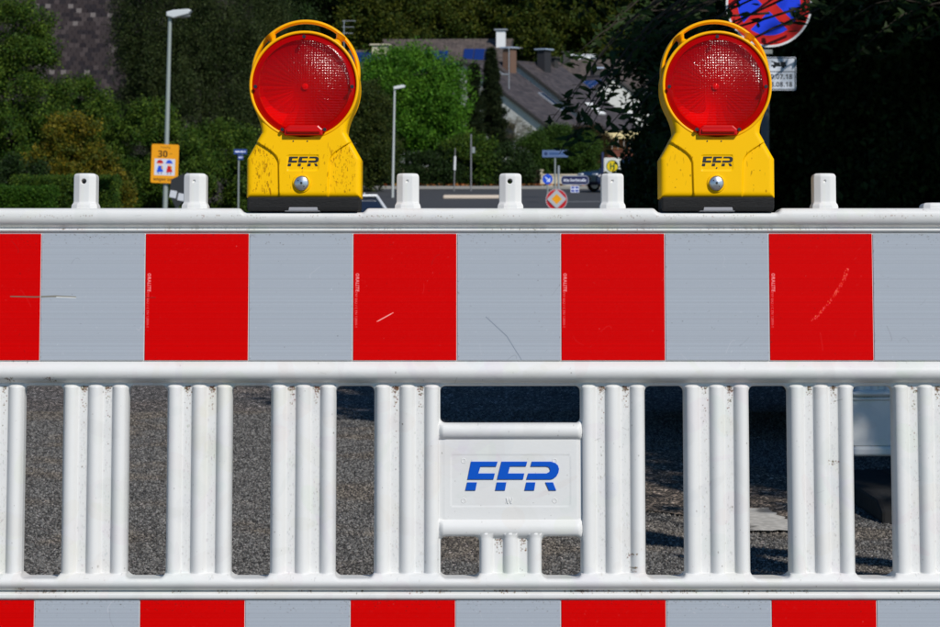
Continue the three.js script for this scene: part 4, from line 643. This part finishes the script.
{ // white caravan on the hillside and a white house among the wood
  const d = 186, z = CAM_Z - d, x = P(581, d), gy = ground(x, z), base = H(64, d), o = thing('caravan', 'long white caravan parked above the house roofs', 'caravan', [x, gy, z], 0.1);
  part('body', rbox(2.7, 0.9, 2, 0.2, 0, base - gy + 0.35, 0), M.white, o); for (const k of [-0.8, 0.1, 0.9]) part('window', rbox(0.5, 0.3, 0.06, 0.02, k, base - gy + 0.42, 1.0, 1), M.glass, o); for (const k of [-0.6, 0.6]) part('wheel', disc(0.3, 0.2, k, base - gy - 0.15, 0.9, 20), M.dark, o); part('awning_rail', rbox(2.6, 0.06, 0.08, 0.02, 0, base - gy + 0.72, 1.02, 1), M.alu, o);
  part('terrace', rbox(3.4, base - gy, 2.6, 0.05, 0, (base - gy) / 2 - 0.4, 0), std(lin(0.05, 0.05, 0.035), 1), o);
  const d2 = 232, z2 = CAM_Z - d2, x2 = P(634, d2), g2 = ground(x2, z2), y2 = H(42, d2) - g2, w = thing('distant_house', 'small pale house half hidden in the hillside wood', 'house', [x2, g2, z2]); part('wall', rbox(2.2, y2 + 1.4, 3, 0.03, 0, (y2 + 1.4) / 2 - 0.5, 0), M.render, w); part('roof', (() => { const g = poly([[-1.4, 0], [1.4, 0], [0, 0.8]], 3.2, 0.02); return at(g, 0, y2 + 0.9, -1.6); })(), M.brownRoof, w); for (const k of [-0.55, 0.5]) part('window', rbox(0.5, 0.6, 0.06, 0.02, k, y2 + 0.3, 1.51, 1), M.glass, w);
}
// ------------------------------------------------------------------ trees and hedges
const garden = 'garden trees and shrubs below the big roof';
tree('leafy_tree', 'dark leafy garden tree hiding one edge of the big roof', [P(16, 58), 58], { trunk: [3.6, 0.12, 6, 1], lobes: [[0, 3.6, 0, 1.3, 2.0, 1.2], [-0.4, 5.6, 0, 1.1, 1.6, 1.1], [0.6, 2.3, 0.2, 0.9, 1.1, 0.9]], n: 6200, size: 0.13, colors: G.mid, seed: 11, clump: 0.26 }, garden);
tree('leafy_tree', 'leafy tree standing against the tiles beside the skylight', [P(84, 62), 62], { trunk: [2.4, 0.08, 5, 0.8], lobes: [[0, 2.9, 0, 0.85, 1.5, 0.8], [0.35, 2.2, 0.2, 0.7, 1.1, 0.7], [-0.5, 2.1, 0, 0.6, 1.0, 0.6]], n: 4200, size: 0.12, colors: G.mid, seed: 12, clump: 0.26 }, garden);
tree('golden_shrub', 'yellowish shrub with autumn tinted leaves above the clipped hedges', [P(72, 55), 55], { category: 'shrub', trunk: [1.2, 0.05, 5, 0.5], lobes: [[0, 1.7, 0, 1.0, 1.4, 0.7], [-0.5, 2.2, 0.1, 0.65, 0.9, 0.6], [0.7, 1.2, 0.3, 0.7, 0.9, 0.6]], n: 5600, size: 0.115, colors: G.olive, seed: 13, clump: 0.32 }, garden);
tree('garden_shrub', 'dark shrub filling the corner behind the clipped hedges', [P(20, 53), 53], { category: 'shrub', lobes: [[0, 1.0, 0, 1.1, 1.1, 0.7]], n: 3000, size: 0.12, colors: G.dark, seed: 14, clump: 0.26 }, garden);
function hedge(label, px0, px1, top, d, colors, seed, n) {
  const x = (P(px0, d) + P(px1, d)) / 2, z = CAM_Z - d, gy = ground(x, z), o = thing('clipped_hedge', label, 'hedge', [x, gy, z]), w = P(px1, d) - P(px0, d), h = H(top, d) - gy, q = rng(seed);
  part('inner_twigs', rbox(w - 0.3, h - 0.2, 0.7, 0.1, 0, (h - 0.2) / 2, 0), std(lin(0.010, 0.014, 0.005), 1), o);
  const m = new THREE.InstancedMesh(sprayGeo.broad, leaves(0.55, 0.25), n), Mx = new THREE.Matrix4(), Q = new THREE.Quaternion();
  for (let k = 0; k < n; k++) { const f = q(), x1 = (q() - 0.5) * w, p = f < 0.55 ? V(x1, q() * h, 0.42 + (q() - 0.5) * 0.16) : f < 0.88 ? V(x1, h - 0.06 + (q() - 0.5) * 0.16, (q() - 0.5) * 0.9) : V((q() < 0.5 ? -0.5 : 0.5) * (w - 0.1), q() * h, (q() - 0.5) * 0.8); p.y += 0.12 * (fbm(p.x * 1.5 + seed, p.z, 2) - 0.5); Q.setFromEuler(new THREE.Euler(q() * 6.283, q() * 6.283, q() * 6.283)); const s = 0.075 * (0.7 + 0.6 * q()); Mx.compose(p, Q, V(s, s, s)); m.setMatrixAt(k, Mx); const a = colors[q() < 0.6 ? 0 : 1], v = 0.7 + 0.6 * q(); m.setColorAt(k, lin(a[0] * v, a[1] * v, a[2] * v)); }
  m.name = 'leaf_cover'; m.userData.kind = 'stuff'; o.add(m); return o;
}
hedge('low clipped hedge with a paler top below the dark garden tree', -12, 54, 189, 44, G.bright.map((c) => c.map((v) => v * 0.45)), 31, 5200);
hedge('longer clipped hedge behind the low one below the golden shrub', 16, 118, 178, 48, G.mid, 32, 6500);
tree('birch_tree', 'tall weeping birch with fine hanging leaves behind the street lamp', [P(205, 66), 66], { trunk: [6.2, 0.14, 12, 1.6], lobes: [[-1.2, 6.6, 0, 1.5, 2.4, 1.4], [0.6, 7.0, 0, 1.7, 2.2, 1.4], [-0.2, 4.6, 0.2, 2.1, 1.8, 1.4], [1.2, 4.4, 0.3, 1.1, 1.8, 1.1], [-1.6, 4.2, 0.2, 0.9, 1.7, 1.0]], n: 30000, size: 0.135, colors: G.birch, kind: 'fine', seed: 15, clump: 0.24, clumps: 60, droop: 1.3, rough: 0.4 }, garden);
tree('garden_shrub', 'dark dense shrub behind the yellow thirty sign', [P(150, 61), 61], { category: 'shrub', trunk: [1.2, 0.06, 5, 0.6], lobes: [[0, 1.9, 0, 1.1, 1.7, 0.9], [0.9, 1.3, 0.2, 0.9, 1.2, 0.8], [-0.7, 1.2, 0.1, 0.8, 1.1, 0.8]], n: 6500, size: 0.12, colors: G.mid, seed: 16, clump: 0.26 }, garden);
tree('garden_shrub', 'dark dense shrub behind the small blue direction plates', [P(226, 63), 63], { category: 'shrub', trunk: [1.2, 0.06, 5, 0.6], lobes: [[0, 1.7, 0, 1.2, 1.5, 0.9], [0.8, 1.2, 0.2, 0.9, 1.2, 0.8]], n: 5200, size: 0.12, colors: G.mid, seed: 17, clump: 0.26 }, garden);
tree('garden_shrub', 'olive green shrub between first lamp and the round tree', [P(352, 92), 92], { category: 'shrub', trunk: [1.2, 0.06, 5, 0.6], lobes: [[0, 1.8, 0, 1.6, 1.9, 1.2], [0.5, 3.2, 0, 1.0, 1.2, 0.9]], n: 5600, size: 0.16, colors: [[0.03, 0.05, 0.010], [0.06, 0.075, 0.013]], seed: 18, clump: 0.34 }, garden);
tree('round_maple', 'round bright green maple beyond the road junction', [P(408, 102), 102], { trunk: [2.2, 0.16, 8, 1.5], lobes: [[0, 4.0, 0, 2.5, 2.2, 2.3], [-1.1, 3.0, 0.4, 1.5, 1.6, 1.4], [1.2, 3.0, 0.5, 1.35, 1.7, 1.3], [0, 5.0, 0, 1.5, 1.15, 1.4]], n: 11500, size: 0.20, colors: G.bright, seed: 19, clump: 0.30, clumps: 60, trans: 0.35 });
for (const [px, h, seed, l] of [[372, 1.4, 41, 'dark low shrub below the round tree beside the white car'], [436, 1.5, 42, 'dark low shrub below the round tree beside the marker post'], [470, 2.1, 43, 'mid green shrub at the foot of the spruces'], [500, 1.6, 44, 'dark shrub between spruces and garden gate']])
  tree('verge_shrub', l, [P(px, 98.5), 98.5], { category: 'shrub', lobes: [[0, h * 0.5, 0, 1.35, h * 0.62, 0.8], [0.6, h * 0.4, 0.3, 0.8, h * 0.45, 0.6]], n: 2600, size: 0.17, colors: seed === 43 ? G.mid : G.dark, seed, clump: 0.36 }, 'shrubs along the far pavement');
conifer('slim dark spruce close beside the round maple', [P(474, 104), 104], H(66, 104) - ground(0, CAM_Z - 104), 0.52, 51, 3400);
conifer('broader dark spruce before the white gables', [P(491, 106), 106], H(52, 106) - ground(0, CAM_Z - 106), 1.05, 52, 5200);
tree('clipped_bush', 'big rounded green bush before the row houses', [P(557, 103), 103], { category: 'bush', lobes: [[-0.75, 1.2, 0, 1.15, 1.25, 0.9], [0.7, 1.3, 0.1, 1.25, 1.30, 0.9], [0, 1.65, 0, 1.1, 1.05, 0.8]], n: 9000, size: 0.13, colors: [[0.030, 0.070, 0.010], [0.055, 0.105, 0.014]], seed: 20, clump: 0.4, shell: 0.75 });
tree('clipped_bush', 'copper tinted bush beside the big rounded green one', [P(588, 105), 105], { category: 'bush', lobes: [[0, 1.5, 0, 0.9, 1.35, 0.8]], n: 3600, size: 0.13, colors: G.copper, seed: 21, clump: 0.4, shell: 0.75 });
tree('bare_shrub', 'greyish twiggy shrub below the white gable', [P(517, 112), 112], { category: 'shrub', trunk: [2.4, 0.04, 14, 0.8], lobes: [[0, 2.4, 0, 0.7, 0.9, 0.6]], n: 700, size: 0.12, colors: [[0.12, 0.11, 0.06], [0.16, 0.14, 0.10]], kind: 'fine', seed: 22 });
{ // wood on the hillside, tree by tree
  const q = rng(90), kinds = [['deep green broadleaf', G.dark], ['mid green broadleaf', G.mid], ['yellow green broadleaf', [[0.035, 0.060, 0.008], [0.085, 0.095, 0.010]]], ['dark reddish', [[0.024, 0.014, 0.012], [0.034, 0.020, 0.015]]]];
  const list = [[150, 205, 0], [205, 215, 1], [255, 200, 0], [300, 210, 0], [338, 222, 1], [372, 214, 3], [398, 204, 2], [430, 218, 0], [462, 226, 1], [490, 208, 2], [520, 216, 0], [548, 206, 2], [574, 224, 0], [600, 212, 1], [628, 206, 2], [660, 214, 0], [700, 210, 1], [740, 215, 0], [110, 212, 1], [60, 205, 0], [10, 208, 1], [800, 212, 0], [870, 210, 1], [930, 214, 0]];
  const near = ['above the brown solar roof', 'above the row house chimneys', 'above the first warning lamp', 'above the white caravan', 'behind the birch', 'beside the pale distant house'];
  list.forEach(([px, d, k], i) => { const h = 15 + 7 * q(), w = 3.4 + 1.2 * q(), where = px < 60 ? 'far behind the dark garden tree' : px < 240 ? near[4] : px < 345 ? near[2] : px < 470 ? near[0] : px < 560 ? near[1] : px < 620 ? near[3] : px < 680 ? near[5] : 'far behind the dark overhanging tree';
    tree('woodland_tree', `${kinds[k][0]} tree of the hillside wood ${where}`, [P(px, d), d], { trunk: [h * 0.7, 0.25, 5, 2.5], lobes: [[0, h * 0.72, 0, w * 0.8, h * 0.28, w * 0.8], [-w * 0.5, h * 0.48, 0.5, w * 0.75, h * 0.26, w * 0.7], [w * 0.5, h * 0.42, 0.6, w * 0.75, h * 0.27, w * 0.7], [0, h * 0.22, 1, w, h * 0.24, w * 0.7]], n: 5600, size: 0.42, colors: kinds[k][1], seed: 100 + i, clump: 0.36, clumps: 36 }, 'trees of the hillside wood'); });
  for (const [px, d, h, l] of [[556, 182, 3.2, 'yellow green bush beside the white caravan'], [480, 172, 3.6, 'yellow green bush above the solar roof ridge'], [615, 185, 3.5, 'mid green bush beyond the white caravan']]) tree('hillside_bush', l, [P(px, d), d], { category: 'bush', lobes: [[0, h * 0.5, 0, 1.7, h * 0.55, 1.2]], n: 2600, size: 0.26, colors: [[0.05, 0.075, 0.010], [0.09, 0.10, 0.012]], seed: 200 + px, clump: 0.36 });
}
// ------------------------------------------------------------------ the dark side: overhanging trees, undergrowth
const overG = 'trees overhanging the verge';
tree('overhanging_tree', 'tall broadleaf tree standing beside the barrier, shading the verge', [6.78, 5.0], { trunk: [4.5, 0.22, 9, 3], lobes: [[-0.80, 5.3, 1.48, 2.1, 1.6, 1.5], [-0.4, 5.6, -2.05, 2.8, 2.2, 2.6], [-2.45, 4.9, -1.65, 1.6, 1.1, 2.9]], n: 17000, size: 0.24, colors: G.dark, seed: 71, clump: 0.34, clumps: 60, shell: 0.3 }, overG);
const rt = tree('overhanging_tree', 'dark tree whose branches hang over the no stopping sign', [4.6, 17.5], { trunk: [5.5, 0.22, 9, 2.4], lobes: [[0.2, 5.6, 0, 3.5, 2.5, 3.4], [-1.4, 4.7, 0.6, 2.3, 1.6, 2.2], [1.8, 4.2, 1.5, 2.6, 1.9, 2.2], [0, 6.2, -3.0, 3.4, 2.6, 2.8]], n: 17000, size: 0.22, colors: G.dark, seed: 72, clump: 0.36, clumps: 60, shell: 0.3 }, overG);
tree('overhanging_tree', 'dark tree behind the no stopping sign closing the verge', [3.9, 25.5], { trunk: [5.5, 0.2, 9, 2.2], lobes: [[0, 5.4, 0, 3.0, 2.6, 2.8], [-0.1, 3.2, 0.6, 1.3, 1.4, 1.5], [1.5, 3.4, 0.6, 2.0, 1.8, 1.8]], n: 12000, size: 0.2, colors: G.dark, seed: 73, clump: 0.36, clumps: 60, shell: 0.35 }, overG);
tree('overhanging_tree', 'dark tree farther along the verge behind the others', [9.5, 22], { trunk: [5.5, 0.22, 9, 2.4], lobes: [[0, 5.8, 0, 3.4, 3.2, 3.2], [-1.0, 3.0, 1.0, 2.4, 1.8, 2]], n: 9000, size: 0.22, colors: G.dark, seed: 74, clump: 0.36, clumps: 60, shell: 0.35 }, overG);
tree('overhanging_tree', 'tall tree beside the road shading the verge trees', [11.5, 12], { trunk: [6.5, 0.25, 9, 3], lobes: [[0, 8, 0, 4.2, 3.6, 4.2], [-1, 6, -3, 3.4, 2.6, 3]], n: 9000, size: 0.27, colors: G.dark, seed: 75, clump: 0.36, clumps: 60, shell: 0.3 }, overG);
for (const [px, d, h, w, l, s] of [[676, 24, 2.9, 0.5, 'narrow dark undergrowth shrub behind the second warning lamp', 81], [728, 22.5, 2.9, 0.75, 'tall dark undergrowth shrub behind the second warning lamp', 82], [785, 21, 2.6, 1.0, 'dark undergrowth shrub behind the no stopping sign post', 83], [850, 21.5, 2.7, 1.0, 'dark undergrowth shrub beyond the no stopping sign', 84], [915, 20.5, 2.6, 1.0, 'dark undergrowth shrub at the far end of the verge', 85], [972, 20.5, 2.6, 1.0, 'dark undergrowth shrub past the end of the striped barrier', 86], [662, 26, 1.6, 0.40, 'low dark shrub beside the bus stop sign', 87]])
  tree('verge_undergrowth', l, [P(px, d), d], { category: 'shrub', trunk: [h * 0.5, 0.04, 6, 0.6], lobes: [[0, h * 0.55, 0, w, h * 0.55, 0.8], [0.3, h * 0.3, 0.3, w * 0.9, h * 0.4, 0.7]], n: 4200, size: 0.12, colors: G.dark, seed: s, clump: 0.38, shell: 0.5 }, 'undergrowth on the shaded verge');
{ // twigs with pointed leaves hanging from the overhanging tree before the houses
  const q = rng(303), leafG = (() => { const g = new THREE.BufferGeometry(); g.setAttribute('position', new THREE.Float32BufferAttribute([0, 0, 0, 0.20, 0.03, 0.35, 0.13, 0.02, 0.7, 0, -0.05, 1, -0.13, 0.02, 0.7, -0.20, 0.03, 0.35, 0, -0.02, 0.5], 3)); g.setAttribute('uv', new THREE.Float32BufferAttribute(new Float32Array(14), 2)); g.setIndex([0, 1, 6, 1, 2, 6, 2, 3, 6, 3, 4, 6, 4, 5, 6, 5, 0, 6]); g.computeVertexNormals(); return g; })();
  const twigs = [], mats = []; const M4 = new THREE.Matrix4(), Q = new THREE.Quaternion();
  const ends = [[545, 128, 13.0], [556, 122, 13.4], [575, 112, 13.2], [590, 128, 12.8], [600, 106, 13.2], [622, 118, 12.9], [560, 66, 14.2], [580, 60, 14.4], [604, 58, 14.0], [628, 62, 13.6], [566, 152, 12.8], [559, 154, 12.9], [562, 148, 12.7], [586, 150, 12.7], [606, 148, 12.7], [640, 130, 12.8], [648, 40, 14], [630, 20, 14.5], [655, 150, 13], [600, 30, 15], [790, 26, 14.2], [820, 20, 14], [810, 50, 14.4], [860, 30, 14], [900, 24, 14], [930, 40, 14.2], [880, 60, 14.6], [840, 70, 14.8], [800, 8, 13.7], [680, 20, 14], [700, 8, 14.2]];
  for (const [px, py, d] of ends) {
    const e = V(P(px, d), H(py, d), CAM_Z - d), a = V(e.x + 0.9 + 0.5 * q(), Math.max(e.y + 0.25, 2.1 + 0.5 * q()), e.z - 0.6 - 0.8 * q()), m = a.clone().lerp(e, 0.55).add(V(0, 0.16 + 0.1 * q(), 0)), c = new THREE.CatmullRomCurve3([a, m, e]);
    for (let k = 0; k < 7; k++) twigs.push(rod(c.getPoint(k / 7), c.getPoint((k + 1) / 7), 0.009 - k * 0.001, 0.008 - k * 0.001, 5));
    for (let k = 0; k < (px < 650 ? 30 : 56); k++) { const t = 0.12 + 0.88 * Math.sqrt(q()), p = c.getPoint(t), off = 0.10 * (1.15 - t); p.add(V((q() - 0.5) * off * 2, (q() - 0.6) * off * 1.6, (q() - 0.5) * off * 2)); const s = (0.055 + 0.045 * q()); Q.setFromEuler(new THREE.Euler(0.2 + q() * 1.1, Math.PI + (q() - 0.5) * 2.6 + (q() < 0.5 ? -1.2 : 0.6), (q() - 0.5) * 1.2)); M4.compose(p, Q, V(s, s, s)); mats.push([M4.clone(), q()]); }
  }
  const o = rt, inv = V(-o.position.x, -o.position.y, -o.position.z);
  part('hanging_twigs', merge(twigs).translate(inv.x, inv.y, inv.z), bark, o);
  const im = new THREE.InstancedMesh(leafG, leaves(0.5, 0.3), mats.length); const tr = new THREE.Matrix4().makeTranslation(inv.x, inv.y, inv.z);
  mats.forEach(([m, t], i) => { im.setMatrixAt(i, tr.clone().multiply(m)); const v = 0.7 + 0.6 * t; im.setColorAt(i, lin(0.024 * v, 0.048 * v, 0.010 * v)); }); im.name = 'hanging_leaves'; im.userData.kind = 'stuff'; o.add(im);
}
{ // fallen leaves along the far kerb
  const q = rng(404), n = 900, g = new THREE.CircleGeometry(0.09, 5); g.rotateX(-Math.PI / 2); const m = new THREE.InstancedMesh(g, new THREE.MeshStandardMaterial({ color: 0xffffff, roughness: 0.9, side: THREE.DoubleSide }), n), M4 = new THREE.Matrix4(), Q = new THREE.Quaternion();
  for (let k = 0; k < n; k++) { const x = -12 + q() * 18, z = -93.4 - q() * q() * 2; Q.setFromEuler(new THREE.Euler((q() - 0.5) * 0.9, q() * 6, (q() - 0.5) * 0.9)); M4.compose(V(x, ground(x, z) + 0.16 + 0.05 * q(), z), Q, V(1, 1, 1)); m.setMatrixAt(k, M4); m.setColorAt(k, lin(0.22 + 0.2 * q(), 0.09 + 0.06 * q(), 0.03)); }
  m.name = 'fallen_leaves'; m.userData.kind = 'stuff'; m.userData.label = 'scattered orange fallen leaves along the far pavement'; m.userData.category = 'leaves'; scene.add(m);
}
renderer.render(scene, camera);
